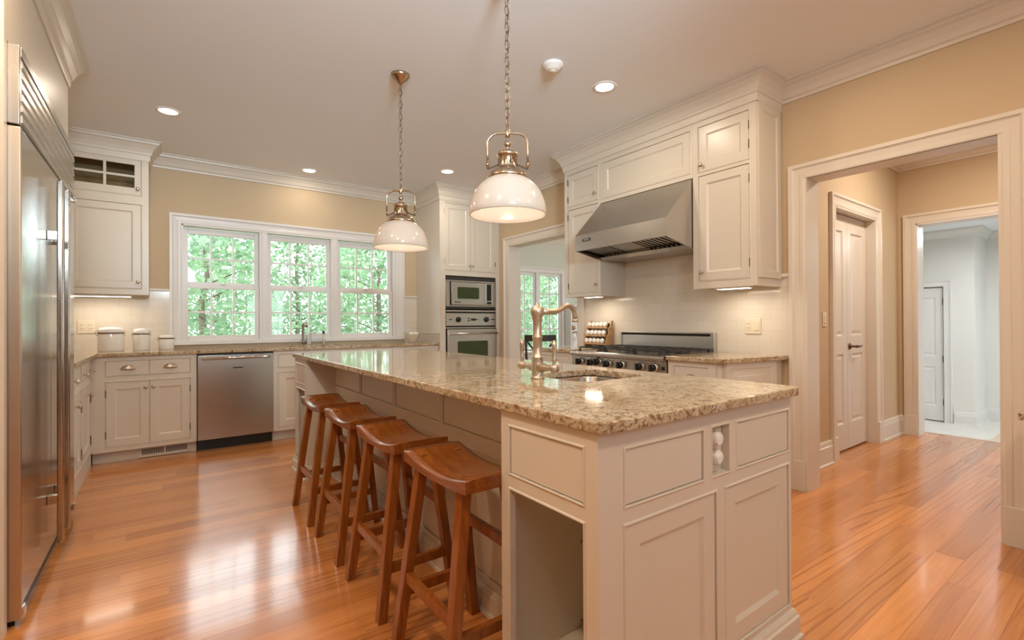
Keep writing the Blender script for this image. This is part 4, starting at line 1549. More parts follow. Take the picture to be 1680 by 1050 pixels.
t = upper('white two-door wall cabinet between the breakfast doorway and the hood', -3.48, -3.006, [(-3.432, -3.032, 2.272, 2.580), (-3.432, -3.032, 1.432, 2.236)])
for (z0, z1, kz) in ((2.272, 2.580, 2.335), (1.432, 2.236, 1.50)):
    o = shaker(F, 'door', -3.432, -3.032, z0, z1, t)
    knob(F, -3.062, kz, o)
    for zz in (z0 + 0.07, z1 - 0.07):
        hinge(F, -3.432, zz, o)
t = upper('white two-door wall cabinet right of the hood, over the clipped counter', -2.072, -1.600, [(-2.026, -1.648, 2.253, 2.582), (-2.026, -1.648, 1.453, 2.221)])
for (z0, z1, kz) in ((2.253, 2.582, 2.30), (1.453, 2.221, 1.515)):
    o = shaker(F, 'door', -2.026, -1.648, z0, z1, t)
    knob(F, -2.000, kz, o)
    for zz in (z0 + 0.10, z1 - 0.10):
        hinge(F, -1.648, zz, o)
Bm(FY(1.600)).nested(3.20, 3.50, 1.45, 2.62, [(0, 0.0), (0, -0.012), (0.045, -0.012), (0.055, -0.004)]).obj('side_panel', WHITE, t)
tb = t
t = thing('hood_cabinet', 'white fixed panel cabinet above the range hood', 'cabinet', (3.35, 2.54, 2.225))
b_ = Bm(F)
face_frame(b_, -3.005, -2.073, 2.225, 2.69, [(-2.985, -2.095, 2.265, 2.580)])
b_.box(-3.005, -2.073, 0.02, 0.324, 2.226, 2.69)
b_.obj('body', WHITE, t)
shaker(F, 'panel', -2.985, -2.095, 2.265, 2.580, t)
struct(Bm().sweep([(XR, 3.48), (3.185, 3.48), (3.185, 1.60), (XR, 1.60)][::-1][::-1], [(s_, z_) for s_, z_ in KCROWN], (0, 0, ZC)).obj('trim_25', TRIM)) if False else None
cr = Bm()
cr.sweep([(XR - 0.002, 1.60), (3.185, 1.60), (3.185, 3.48), (XR - 0.002, 3.48)], KCROWN, (0, 0, ZC))
cr.box(3.19, XR - 0.002, 1.605, 3.475, 2.69, ZC)
struct(cr.obj('trim_25', TRIM))
under_light(F, -1.94, -1.70, 0.06, 0.15, UZ + 0.012, 'lit strip light under the cabinet right of the hood', UNDER_W * 0.8, PI / 2)
under_light(F, -3.30, -3.10, 0.06, 0.15, UZ + 0.012, 'lit strip light under the cabinet above the spice rack', UNDER_W * 0.8, PI / 2)

# ------------------------------------------------------------------ hood
t = thing('range_hood', 'large stainless steel canopy hood over the range', 'range hood', (3.2, 2.54, 1.70))
HY0, HY1 = 2.078, 3.000
h = Bm()
out = [(3.51, 2.220), (3.185, 2.220), (2.868, 1.895), (2.868, 1.763), (2.888, 1.763), (2.888, 1.880), (3.195, 2.195), (3.51, 2.195)]
h.extrude([(x, HY0 + 0.012, z) for x, z in out], (0, HY1 - HY0 - 0.024, 0))
for y in (HY0, HY1 - 0.012):
    h.extrude([(x, y, z) for x, z in [(3.51, 2.220), (3.185, 2.220), (2.868, 1.895), (2.868, 1.763), (3.183, 1.703), (3.51, 1.703)]], (0, 0.012, 0))
ho = h.obj('canopy', STEELH, t)
h = Bm()
h.extrude([(x, HY0 + 0.013, z) for x, z in [(3.20, 1.706), (3.505, 1.706), (3.505, 1.75), (3.17, 1.75), (3.15, 1.727)]], (0, HY1 - HY0 - 0.026, 0))
h.box(2.93, 3.2, HY0 + 0.013, HY1 - 0.013, 1.86, 1.87)
h.obj('drip_tray', STEELH, t)
h = Bm()
n_ = 20
for k in range(n_):
    y = HY0 + 0.03 + k * (HY1 - HY0 - 0.07) / n_
    if 8 <= k <= 12:
        continue
    h.extrude([(2.93, y, 1.775), (3.17, y, 1.745), (3.17, y, 1.775), (2.93, y, 1.805)], (0, 0.022, 0))
h.extrude([(2.925, 2.44, 1.772), (3.17, 2.44, 1.742), (3.17, 2.44, 1.775), (2.925, 2.44, 1.805)], (0, 0.21, 0))
h.obj('baffle_filter', STEELH, t)
Fh = FXm(2.868)
Bm(Fh).box(-2.912, -2.822, -0.003, 0.002, 1.834, 1.858, 0.001).obj('badge', BADGE, ho)
text_mesh('VIKING', 0.021, 0.0006, Fh, (-2.867, -0.0036, 1.846), 'badge_lettering', BADGET, ho, 1.0)

# ------------------------------------------------------------------ range
t = thing('gas_range', 'stainless steel gas range with black grates and a row of black knobs', 'range', (3.17, 2.56, 0))
RY0, RY1 = 2.082, 3.034
r_ = Bm()
r_.box(2.90, 3.505, RY0, RY1, 0.10, 0.885)
r_.box(2.93, 3.50, RY0 + 0.02, RY1 - 0.02, 0.0, 0.10)
r_.box(2.88, 3.505, RY0, RY1, 0.885, 0.905, 0.003)
r_.obj('body', STEELH, t)
r_ = Bm()
prof = [(2.915, 0.905), (2.85, 0.910), (2.836, 0.905), (2.830, 0.893), (2.832, 0.876), (2.846, 0.868), (2.868, 0.866), (2.868, 0.775), (2.915, 0.775)]
r_.extrude([(x, RY0, z) for x, z in prof], (0, RY1 - RY0, 0))
ctl = r_.obj('control_panel', STEELH, t)
for k, y in enumerate((2.945, 2.812, 2.738, 2.632, 2.495, 2.312, 2.190)):
    z = 0.822 + (0.010 if k == 2 else 0)
    q = Bm()
    q.lathe([(0.034, 0), (0.034, 0.006), (0.028, 0.010), (0, 0.010)], (2.868, y, z), (-1, 0, 0), 22)
    bz = q.obj('knob_bezel', CHROME, ctl)
    q = Bm()
    q.lathe([(0.027, 0.008), (0.026, 0.030), (0.022, 0.036), (0, 0.037)], (2.868, y, z), (-1, 0, 0), 20)
    q.box(2.812, 2.84, y - 0.008, y + 0.008, z - 0.026, z + 0.026, 0.003)
    q.obj('knob', BLACK, ctl)
Bm().box(2.862, 2.869, 2.100, 2.122, 0.808, 0.834, 0.001).obj('power_switch', BLACK, ctl)
gt = 3
for k in range(3):
    y0 = RY0 + 0.018 + k * 0.306
    y1 = y0 + 0.300
    q = Bm()
    z0, z1 = 0.928, 0.946
    q.box(2.915, 2.928, y0, y1, z0 + 0.004, z1 - 0.002, 0.002).box(3.427, 3.440, y0, y1, z0 + 0.004, z1 - 0.002, 0.002)
    q.box(2.915, 3.44, y0, y0 + 0.011, z0 + 0.004, z1 - 0.002, 0.002).box(2.915, 3.44, y1 - 0.011, y1, z0 + 0.004, z1 - 0.002, 0.002)
    q.box(3.170, 3.184, y0, y1, z0, z1, 0.002)
    ym = (y0 + y1) / 2
    for xc in (3.05, 3.305):
        q.box(xc - 0.115, xc - 0.03, ym - 0.006, ym + 0.006, z0, z1, 0.002).box(xc + 0.03, xc + 0.115, ym - 0.006, ym + 0.006, z0, z1, 0.002)
        q.box(xc - 0.006, xc + 0.006, y0, ym - 0.03, z0, z1, 0.002).box(xc - 0.006, xc + 0.006, ym + 0.03, y1, z0, z1, 0.002)
    for xx in (2.917, 3.425):
        for yy in (y0, y1 - 0.013):
            q.box(xx, xx + 0.013, yy, yy + 0.013, 0.904, z0)
    q.obj('grate', IRON, t)
    for xc in (3.05, 3.305):
        Bm().lathe([(0, 0), (0.055, 0), (0.05, 0.008), (0.036, 0.010), (0.038, 0.020), (0.03, 0.024), (0, 0.025)], (xc, ym, 0.904), n=20).obj('burner', IRON, t)
q = Bm()
q.box(3.455, 3.503, RY0 - 0.008, RY0 + 0.022, 0.905, 1.066, 0.003).box(3.455, 3.503, RY1 - 0.03, RY1 - 0.012, 0.905, 1.066, 0.003)
q.box(3.465, 3.503, RY0 + 0.02, RY1 - 0.03, 0.905, 1.036, 0.002).box(3.455, 3.503, RY0 + 0.02, RY1 - 0.03, 1.056, 1.068, 0.002)
qo = q.obj('backguard', STEELO, t)
Bm().box(3.494, 3.503, RY0 + 0.02, RY1 - 0.03, 1.036, 1.056).obj('vent_slot', RECESS_SHADE, qo)  # dark strip paints the shade inside the slot
q = Bm(FXm(2.90))
q.box(-RY1 + 0.01, -RY0 - 0.01, -0.03, 0.0, 0.20, 0.755, 0.004)
qo = q.obj('oven_door', STEELH, t)
q = Bm(FXm(2.90))
q.tube([(-RY1 + 0.06, -0.08, 0.70), (-RY0 - 0.06, -0.08, 0.70)], 0.013, 12).box(-RY1 + 0.07, -RY1 + 0.09, -0.08, -0.03, 0.69, 0.71).box(-RY0 - 0.09, -RY0 - 0.07, -0.08, -0.03, 0.69, 0.71)
q.obj('handle', STEELH, qo)

# base cabinets either side of the range
F = FXm(2.87)
t = thing('base_cabinet', 'white base cabinet with a clipped panelled corner, right of the range', 'cabinet', (3.2, 1.85, 0))
b_ = Bm()
b_.prism([(2.892, 2.07), (2.892, 1.72), (2.925, 1.672), (3.395, 1.60), (XR - 0.003, 1.60), (XR - 0.003, 2.07)], 0.10, GZ0)
b_.prism([(2.95, 2.07), (2.95, 1.74), (3.40, 1.66), (XR - 0.003, 1.66), (XR - 0.003, 2.07)], 0.0, 0.10)
b_.f = F
face_frame(b_, -2.07, -1.715, 0.10, GZ0, [(-2.025, -1.765, 0.70, 0.85), (-2.025, -1.765, 0.14, 0.66)])
b_.obj('body', WHITE, t)
cup_pull(F, -1.895, 0.765, slab(F, 'drawer', -2.025, -1.765, 0.70, 0.85, t))
knob(F, -1.99, 0.60, shaker(F, 'door', -2.025, -1.765, 0.14, 0.66, t))
pa, pb = Vector((2.905, 1.668)), Vector((3.395, 1.590))
ang = math.atan2(pb.y - pa.y, pb.x - pa.x)
Fa = Matrix.Translation((pa.x, pa.y, 0)) @ Matrix.Rotation(ang, 4, 'Z')
LL = (pb - pa).length
Bm(Fa).box(0.0, LL, -0.012, 0.012, 0.10, GZ0).nested(0.04, LL - 0.05, 0.60, 0.852, [(0, 0.0), (0, -0.018), (0.004, -0.018), (0.008, -0.013)]).nested(0.09, LL - 0.10, 0.14, 0.80, [(0, 0.0), (0, -0.016), (0.004, -0.0175)]).obj('angled_panel', WHITE, t)
t = thing('base_cabinet', 'white base cabinet under the spice rack counter, left of the range', 'cabinet', (3.2, 3.28, 0))
b_ = Bm(F)
face_frame(b_, -3.50, -3.046, 0.10, GZ0, [(-3.455, -3.09, 0.735, 0.855), (-3.455, -3.09, 0.14, 0.69)])
carcass(b_, -3.50, -3.046, 0.645, 0.10, GZ0)
b_.box(-3.50, -3.046, 0.07, 0.6, 0, 0.10)
b_.obj('body', WHITE, t)
cup_pull(F, -3.27, 0.785, slab(F, 'drawer', -3.455, -3.09, 0.735, 0.855, t))
knob(F, -3.12, 0.63, shaker(F, 'door', -3.455, -3.09, 0.14, 0.69, t))

# desk at the right edge of the picture
t = thing('built_in_desk', 'low built-in desk beside the hall doorway, at the right edge', 'desk', (3.2, -0.3, 0))
b_ = Bm()
b_.box(2.97, XR - 0.002, 0.31, 0.335, 0, 0.73).box(3.0, XR - 0.002, -0.15, 0.31, 0.60, 0.73).box(2.97, XR - 0.002, -1.30, -1.275, 0, 0.73).box(2.99, XR - 0.002, -0.6, -0.15, 0.03, 0.73)
b_.obj('body', WHITE, t)
tag(top_with_hole('desktop', [(2.93, -1.33), (XR - 0.002, -1.33), (XR - 0.002, 0.374), (2.93, 0.374)], None, 0.731, 0.761, GRAN), 'granite desktop poking in at the right edge, beside the hall doorway', 'countertop')

# ------------------------------------------------------------------ pendants
def pendant(y):
    x = 1.285
    r = thing('pendant_light', '', 'pendant light', (x, y, 1.65), 0, 'opal glass pendants over the island')
    O = Vector((x, y, 0))
    # canopy and chain
    Bm().lathe([(0, 2.735), (0.010, 2.735), (0.014, 2.742), (0.055, 2.778), (0.062, 2.790), (0.062, 2.7995), (0, 2.7995)], O, n=28).obj('ceiling_canopy', BRASS, r)
    ch = Bm()
    ztop, zbot = 2.738, 2.065
    n = 17
    step = (ztop - zbot) / n
    for k in range(n):
        zc = zbot + step * (k + 0.5)
        hl, hw = step * 0.5 + 0.0045, 0.0105
        pts = []
        for q in range(16):
            a = 2 * PI * q / 16
            u, v = hw * math.cos(a), (hl - 0.004) * math.sin(a)
            u = max(-hw, min(hw, u * 1.25))
            pts.append((x + (u if k % 2 else 0), y + (0 if k % 2 else u), zc + v))
        ch.tube(pts, 0.0024, 6, closed=True)
    ch.tube([(x + 0.006, y, ztop), (x + 0.004, y + 0.003, 2.5), (x + 0.006, y, 2.3), (x + 0.003, y, zbot)], 0.0015, 5)
    ch.obj('chain', CHAINM, r)
    # yoke
    yk = Bm()
    dirx, diry = 0.809, -0.588
    P = lambda s, z: (x + dirx * s, y + diry * s, z)
    H = 0.093
    path = [P(-H, 1.868), P(-H, 1.96)] + [P(-H + 0.052 * (1 - math.cos(a)), 1.985 + 0.045 * math.sin(a)) for a in (0.0, 0.4, 0.8, 1.2, PI / 2)] + [P(0, 2.032)]
    path += [P(-s_, z_) for s_, z_ in [((q[0] - x) * dirx + (q[1] - y) * diry, q[2]) for q in reversed(path[:-1])]]
    yk.tube(path, 0.0055, 10)
    yk.lathe([(0, 2.010), (0.010, 2.012), (0.012, 2.02), (0.011, 2.045), (0.007, 2.052), (0.006, 2.066), (0, 2.068)], O, n=14)
    for sg in (-1, 1):
        yk.cyl(P(sg * H, 1.865), P(sg * 0.030, 1.890), 0.0045, n=10)
        yk.ball(P(sg * H, 1.886), 0.009, n=10)
    yk.obj('yoke', BRASS, r)
    cp = Bm()
    cp.lathe([(0, 1.995), (0.012, 1.991), (0.0165, 1.980), (0.012, 1.969), (0.007, 1.965), (0.008, 1.955), (0.022, 1.950), (0.046, 1.938), (0.050, 1.928), (0.044, 1.920), (0.040, 1.914), (0.041, 1.885), (0.043, 1.878), (0.043, 1.868), (0.060, 1.862), (0.080, 1.846), (0.090, 1.830), (0.092, 1.818), (0.088, 1.816)][::-1], O, n=32)
    for q in range(10):
        a = 2 * PI * q / 10
        cp.cyl((x + 0.041 * math.cos(a), y + 0.041 * math.sin(a), 1.884), (x + 0.041 * math.cos(a), y + 0.041 * math.sin(a), 1.914), 0.0035, n=6)
        cp.cyl((x + 0.064 * math.cos(a), y + 0.064 * math.sin(a), 1.856), (x + 0.089 * math.cos(a), y + 0.089 * math.sin(a), 1.830), 0.0035, n=6)
    cp.obj('cap', BRASS, r)
    sh = Bm()
    N = 12
    outer = [(0.178 * math.cos(a) ** 0.8 if a < 1.5 else 0.0, 1.652 + 0.182 * math.sin(a)) for a in [PI / 2 * 0.86 * k / N for k in range(N + 1)]]
    inner = [(max(0.0, q[0] - 0.005), q[1] - 0.004 * (k / N)) for k, q in enumerate(outer)]
    sh.lathe(inner[::-1] + [(outer[0][0] - 0.0025, outer[0][1] - 0.003)] + outer, O, n=48)
    sh.obj('glass_shade', OPAL, r)
    bl = Bm()
    bl.ball((x, y, 1.745), 0.032, n=16)
    bl.cyl((x, y, 1.77), (x, y, 1.83), 0.014, n=12)
    bl.obj('bulb', BULB, r)
    point_light('pendant_glow', (x, y, 1.70), PEND_W, (1.0, 0.84, 0.68), 0.03, r)
    return r


p1 = pendant(1.79)
p1['label'] = 'nearer opal glass pendant with brass cap, hanging over the prep sink end'
p2 = dup(p1, (1.268, 2.98, 1.65), 0, 'farther opal glass pendant with brass cap, hanging in front of the windows')

# ------------------------------------------------------------------ ceiling fittings
def can_light(x, y, label, power):
    r = thing('recessed_light', label, 'light', (x, y, ZC - 0.012), 0, 'recessed ceiling lights')
    Bm().lathe([(0.060, -0.002), (0.066, -0.008), (0.080, -0.006), (0.083, -0.0005)], (x, y, ZC), n=28).obj('trim_ring', CERAM, r)
    Bm().lathe([(0, -0.004), (0.062, -0.004), (0.062, -0.001), (0, -0.001)], (x, y, ZC), n=28).obj('lens', BULB, r)
    area_light('recessed_glow', (x, y, ZC - 0.016), power, CAN_COL, 0.11, r)
    return r


can_light(0.03, 4.527, 'recessed ceiling light nearest the corner by the glass-door cabinet', CAN_W)
can_light(1.266, 5.42, 'recessed ceiling light just above the window', CAN_W * 0.35)
can_light(2.492, 4.594, 'recessed ceiling light in front of the oven tower', CAN_W)
can_light(2.49, 2.302, 'recessed ceiling light near the smoke detector, in front of the hood', CAN_W)
t = thing('smoke_detector', 'round white smoke detector on the ceiling', 'smoke detector', (2.008, 2.297, ZC - 0.045))
Bm().lathe([(0, -0.040), (0.030, -0.040), (0.042, -0.034), (0.052, -0.020), (0.066, -0.014), (0.068, -0.0005), (0, -0.0005)], (2.008, 2.297, ZC), n=28).obj('case', CERAM, t)
Bm().lathe([(0, -0.048), (0.018, -0.047), (0.022, -0.039)], (2.008, 2.297, ZC), n=20).obj('test_button', PLATE, t)

# ------------------------------------------------------------------ wall plates
def plate(frame, x0, x1, z0, z1, y, kind, label, name='wall_outlet', cat='outlet'):
    r = thing(name, label, cat, tuple(frame @ Vector(((x0 + x1) / 2, y, z0))))
    Bm(frame).box(x0, x1, y - 0.007, y, z0, z1, 0.003).obj('cover_plate', PLATE, r)
    n = len(kind)
    for i, k in enumerate(kind):
        xc = x0 + (x1 - x0) * (i + 0.5) / n
        zc = (z0 + z1) / 2
        if k == 's':
            Bm(frame).box(xc - 0.016, xc + 0.016, y - 0.011, y - 0.006, zc - 0.033, zc + 0.033, 0.002).obj('rocker', PLATE, r)
        else:
            Bm(frame).box(xc - 0.016, xc + 0.016, y - 0.009, y - 0.006, zc - 0.033, zc + 0.033, 0.002).obj('receptacle', PLATE, r)
            q = Bm(frame)
            for dz in (-0.018, 0.014):
                q.box(xc - 0.008, xc - 0.005, y - 0.0097, y - 0.008, zc + dz, zc + dz + 0.009).box(xc + 0.005, xc + 0.008, y - 0.0097, y - 0.008, zc + dz, zc + dz + 0.009)
            q.obj('slots', RECESS_SHADE, r)  # painted shade of the plug openings
    return r


plate(FXm(XR - 0.010), -1.853, -1.737, 1.062, 1.177, 0, 'os', 'double wall plate with outlet and switch on the tile right of the range')
plate(FY(YB - 0.010), -0.625, -0.505, 1.075, 1.19, 0, 'oo', 'double outlet plate on the tile behind the canisters')
plate(FY(YB - 0.010), 2.575, 2.645, 1.09, 1.205, 0, 'o', 'single outlet plate on the tile beside the window, behind the bowl')
plate(FY(1.62), 4.245, 4.315, 1.11, 1.225, 0, 's', 'light switch on the tan hall wall beside the double doors', 'light_switch', 'switch')

# ------------------------------------------------------------------ counter things by the window
def canister(x, y, r, h, label):
    z = GZ1
    o = thing('canister', label, 'canister', (x, y, z), 0, 'white canisters on the corner counter')
    hb_ = h * 0.74
    Bm().lathe([(0, 0), (r * 0.96, 0), (r, 0.006), (r, hb_ - 0.006), (r * 0.985, hb_), (0, hb_)], (x, y, z), n=28).obj('jar', CERAM, o)
    Bm().lathe([(r * 1.0, hb_ - 0.004), (r * 1.03, hb_ - 0.002), (r * 1.03, hb_ + 0.004), (r, hb_ + 0.006)], (x, y, z), n=28).obj('seal_ring', HINGE, o)
    hl = h - hb_
    Bm().lathe([(0, hb_ + 0.005), (r * 0.99, hb_ + 0.005), (r * 1.02, hb_ + 0.012), (r * 1.0, hb_ + hl * 0.55), (r * 0.85, hb_ + hl * 0.85), (r * 0.4, hb_ + hl), (0, hb_ + hl)], (x, y, z), n=28).obj('lid', CERAM, o)
    c = Bm()
    for sg in (-1, 1):
        c.tube([(x + sg * r * 1.0, y - 0.012, z + hb_ - 0.022), (x + sg * (r * 1.06 + 0.008), y - 0.012, z + hb_ - 0.004), (x + sg * (r * 1.10), y - 0.012, z + hb_ + 0.016), (x + sg * r * 0.98, y, z + hb_ + hl * 0.6), (x + sg * (r * 1.10), y + 0.012, z + hb_ + 0.016), (x + sg * (r * 1.06 + 0.008), y + 0.012, z + hb_ - 0.004), (x + sg * r * 1.0, y + 0.012, z + hb_ - 0.022)], 0.0022, 6)
    c.obj('wire_clamp', NICKEL, o)
    return o


canister(-0.378, 5.50, 0.092, 0.215, 'widest and tallest white ceramic canister, in the counter corner')
canister(-0.166, 5.53, 0.062, 0.200, 'narrow white ceramic canister between the widest and the shortest one')
canister(0.020, 5.54, 0.060, 0.138, 'shortest white ceramic canister, next to the window casing')

t = thing('kitchen_faucet', 'steel pull-out faucet with a square body at the window sink', 'faucet', (1.30, 5.66, GZ1))
b_ = Bm()
b_.box(1.270, 1.345, 5.635, 5.70, GZ1, GZ1 + 0.006, 0.002).box(1.285, 1.335, 5.642, 5.692, GZ1 + 0.006, GZ1 + 0.125, 0.005)
b_.obj('body', STEELH, t)
Bm().box(1.315, 1.435, 5.652, 5.682, GZ1 + 0.125, GZ1 + 0.136, 0.004).obj('lever', STEELH, t)
s_ = Bm()
s_.tube([(1.27, 5.665, GZ1 + 0.02), (1.255, 5.665, GZ1 + 0.03), (1.25, 5.665, GZ1 + 0.06), (1.25, 5.665, GZ1 + 0.20), (1.252, 5.645, GZ1 + 0.240), (1.255, 5.60, GZ1 + 0.248), (1.258, 5.56, GZ1 + 0.235)], 0.013, 12)
s_.lathe([(0, 0), (0.016, 0), (0.019, 0.03), (0.016, 0.05), (0, 0.052)], (1.258, 5.548, GZ1 + 0.192), n=14)
s_.obj('spout', STEELH, t)
t = thing('soap_dispenser', 'slim steel soap dispenser right of the window faucet', 'soap dispenser', (1.475, 5.67, GZ1))
Bm().lathe([(0, 0), (0.018, 0), (0.018, 0.005), (0.012, 0.010), (0.009, 0.10), (0.010, 0.12), (0, 0.12)], (1.475, 5.67, GZ1), n=16).obj('post', STEELH, t)
Bm().lathe([(0, 0.12), (0.012, 0.12), (0.014, 0.13), (0.013, 0.15), (0, 0.152)], (1.475, 5.67, GZ1), n=16).obj('pump_head', BLACK, t)

t = thing('mixing_bowl', 'cream mixing bowl on the counter right of the window sink', 'bowl', (2.47, 5.46, GZ1))
Bm().lathe([(0, 0), (0.042, 0), (0.044, 0.008), (0.060, 0.030), (0.080, 0.060), (0.092, 0.100), (0.094, 0.104), (0.088, 0.102), (0.076, 0.062), (0.05, 0.028), (0.0, 0.016)], (2.47, 5.46, GZ1), n=32).obj('shell', CREAMC, t)
for dx, dy, lb in ((-0.008, 0.012, 'white egg lying on top in the cream mixing bowl, nearer the window'), (0.034, -0.028, 'white egg lying in the cream mixing bowl, nearer the room')):
    b_ = Bm()
    b_.origin = True
    b_.ball((2.47 + dx, 5.46 + dy, GZ1 + 0.098), 0.030, 1.2, 1, 1, 16)
    tag(b_.obj('egg', CERAM), lb, 'egg', 'eggs in the bowl')
t = thing('whisk', 'small wire whisk leaning against the cream mixing bowl', 'whisk', (2.42, 5.45, GZ1))
wsk = Bm()
c0 = Vector((2.43, 5.45, GZ1 + 0.088))
for k in range(4):
    a = PI * k / 4
    pts = []
    for q in range(13):
        th = -PI / 2 + 2 * PI * (q / 12)
        th = PI * q / 12
        rr = 0.022 * math.sin(th)
        ax = 0.080 * (1 - math.cos(th)) / 2
        pts.append((c0.x - 0.02 - ax * 0.9 + 0.0, c0.y + rr * math.cos(a), c0.z + 0.01 + ax * 0.25 + rr * math.sin(a)))
    wsk.tube(pts, 0.0013, 5)
wsk.obj('wire_loops', CHROME, t)
Bm().tube([(c0.x - 0.03, c0.y, c0.z + 0.008), (c0.x + 0.02, c0.y, c0.z - 0.006), (c0.x + 0.06, c0.y, c0.z - 0.018)], [0.005, 0.007, 0.006], 10).obj('handle', BLACK, t)

# ------------------------------------------------------------------ spice rack
t = thing('spice_rack', 'three-tier wooden spice rack on the counter left of the range', 'spice rack', (3.42, 3.285, GZ1))
SY0, SY1 = 3.14, 3.43
b_ = Bm()
for y in (SY0, SY1 - 0.010):
    b_.extrude([(3.392, y, GZ1), (3.495, y, GZ1), (3.495, y, GZ1 + 0.25), (3.475, y, GZ1 + 0.25), (3.46, y, GZ1 + 0.20), (3.440, y, GZ1 + 0.18), (3.43, y, GZ1 + 0.12), (3.408, y, GZ1 + 0.10), (3.392, y, GZ1 + 0.03)], (0, 0.010, 0))
b_.obj('side_panel', LAMPWOOD, t)
tiers = [(3.392, GZ1 + 0.022), (3.412, GZ1 + 0.100), (3.432, GZ1 + 0.178)]
for x, z in tiers:
    q = Bm()
    q.extrude([(x - 0.012, SY0 + 0.008, z), (x + 0.055, SY0 + 0.008, z - 0.010), (x + 0.055, SY0 + 0.008, z - 0.002), (x - 0.012, SY0 + 0.008, z + 0.008)], (0, SY1 - SY0 - 0.016, 0))
    q.box(x - 0.016, x - 0.010, SY0 + 0.008, SY1 - 0.008, z - 0.002, z + 0.014)
    q.obj('shelf', LAMPWOOD, t)
ords = ('first', 'second', 'third', 'fourth', 'fifth')
jar0 = None
for ti, (x, z) in enumerate(tiers):
    for k in range(5):
        y = SY1 - 0.042 - k * 0.0515
        loc = (x - 0.006, y, z + 0.034)
        lab = 'white-capped glass spice jar, %s from the doorway end of the %s rack tier' % (ords[k], ('bottom', 'middle', 'top')[ti])
        if jar0 is None:
            jar0 = thing('spice_jar', lab, 'jar', loc, 0, 'spice jars in the rack')
            ax = Vector((1, 0, -0.15)).normalized()
            Bm().lathe([(0, 0.012), (0.021, 0.012), (0.023, 0.020), (0.023, 0.052), (0.018, 0.056), (0, 0.056)], loc, ax, 18).obj('glass_body', JARGL, jar0)
            Bm().lathe([(0, 0.016), (0.019, 0.016), (0.020, 0.022), (0.020, 0.050), (0, 0.050)], loc, ax, 14).obj('spice_fill', BREAD, jar0)
            Bm().lathe([(0, -0.010), (0.020, -0.010), (0.024, -0.006), (0.024, 0.013), (0, 0.013)], loc, ax, 18).obj('lid', CERAM, jar0)
        else:
            dup(jar0, loc, 0, lab)

# ------------------------------------------------------------------ breakfast room
def cross_chair(loc, rz, label):
    r = thing('dining_chair', label, 'chair', loc, rz, 'dark chairs in the breakfast room')
    Mx = Matrix.Translation(loc) @ Matrix.Rotation(rz, 4, 'Z')
    b_ = Bm(Mx)
    b_.box(-0.21, 0.21, -0.20, 0.22, 0.43, 0.465, 0.01)
    b_.obj('seat', CHAIRB, r)
    for sx in (-1, 1):
        q = Bm(Mx)
        q.tube([(sx * 0.185, -0.22, 0), (sx * 0.185, -0.195, 0.45), (sx * 0.19, -0.21, 0.75), (sx * 0.195, -0.245, 0.975)], 0.017, 8)
        q.obj('back_post', CHAIRB, r)
        q = Bm(Mx)
        q.tube([(sx * 0.18, 0.195, 0), (sx * 0.18, 0.19, 0.44)], [0.014, 0.019], 8)
        q.obj('leg', CHAIRB, r)
    q = Bm(Mx)
    for k in range(8):
        a0, a1 = -0.21 + k * 0.0525, -0.21 + (k + 1) * 0.0525
        f_ = lambda a: -0.250 - 0.02 * math.cos(a / 0.21 * PI / 2)
        q.extrude([(a0, f_(a0), 0.90), (a1, f_(a1), 0.90), (a1, f_(a1), 0.985), (a0, f_(a0), 0.985)], (0, 0.022, 0))
    q.obj('top_rail', CHAIRB, r)
    q = Bm(Mx)
    q.tube([(-0.18, -0.21, 0.90), (-0.08, -0.225, 0.77), (0.0, -0.23, 0.70), (0.10, -0.22, 0.60), (0.18, -0.20, 0.50)], 0.012, 8)
    q.tube([(0.18, -0.21, 0.90), (0.08, -0.225, 0.77), (0.0, -0.23, 0.70), (-0.10, -0.22, 0.60), (-0.18, -0.20, 0.50)], 0.012, 8)
    q.obj('cross_back', CHAIRB, r)
    q = Bm(Mx)
    q.tube([(-0.18, 0.19, 0.22), (0.18, 0.19, 0.22)], 0.010, 8).tube([(-0.182, -0.205, 0.26), (-0.18, 0.19, 0.26)], 0.010, 8).tube([(0.182, -0.205, 0.26), (0.18, 0.19, 0.26)], 0.010, 8)
    q.obj('stretcher', CHAIRB, r)
    return r


c1 = cross_chair((4.22, 5.10, 0), -0.75, 'dark cross-back chair just through the breakfast doorway, its back to the kitchen')
dup(c1, (5.0, 5.12, 0), 0.1, 'dark cross-back chair on the far side of the doorway chair, by the breakfast table')
t = thing('breakfast_table', 'pale round breakfast table behind the dark chairs', 'table', (4.95, 5.95, 0))
Bm().lathe([(0, 0.72), (0.58, 0.72), (0.60, 0.73), (0.60, 0.748), (0.59, 0.752), (0, 0.752)], (4.95, 5.95, 0), n=40).obj('tabletop', CERAM, t)
Bm().lathe([(0, 0), (0.28, 0), (0.28, 0.03), (0.10, 0.06), (0.05, 0.14), (0.06, 0.4), (0.045, 0.6), (0.10, 0.72), (0, 0.72)], (4.95, 5.95, 0), n=28).obj('pedestal', SASH, t)
t = thing('hutch_shelf', 'white open hutch standing against the breakfast room window wall', 'hutch', (6.815, 6.95, 0))
b_ = Bm()
b_.box(6.43, 6.45, 6.86, 7.035, 0, 1.5).box(7.18, 7.20, 6.86, 7.035, 0, 1.5).box(6.45, 7.18, 7.02, 7.035, 0, 1.5)
b_.obj('side_panel', SASH, t)
for z in (0.06, 0.68, 0.99, 1.48):
    Bm().box(6.45, 7.18, 6.87, 7.02, z - 0.02, z, 0.002).obj('shelf', SASH, t)
b_ = Bm()
b_.origin = True
b_.ball((6.545, 6.94, 1.038), 0.048, 1.5, 1, 1.0, 18)
o = tag(b_.obj('bread_loaf', BREAD), 'brown round loaf on the upper shelf of the white hutch', 'bread')
b_ = Bm()
b_.origin = True
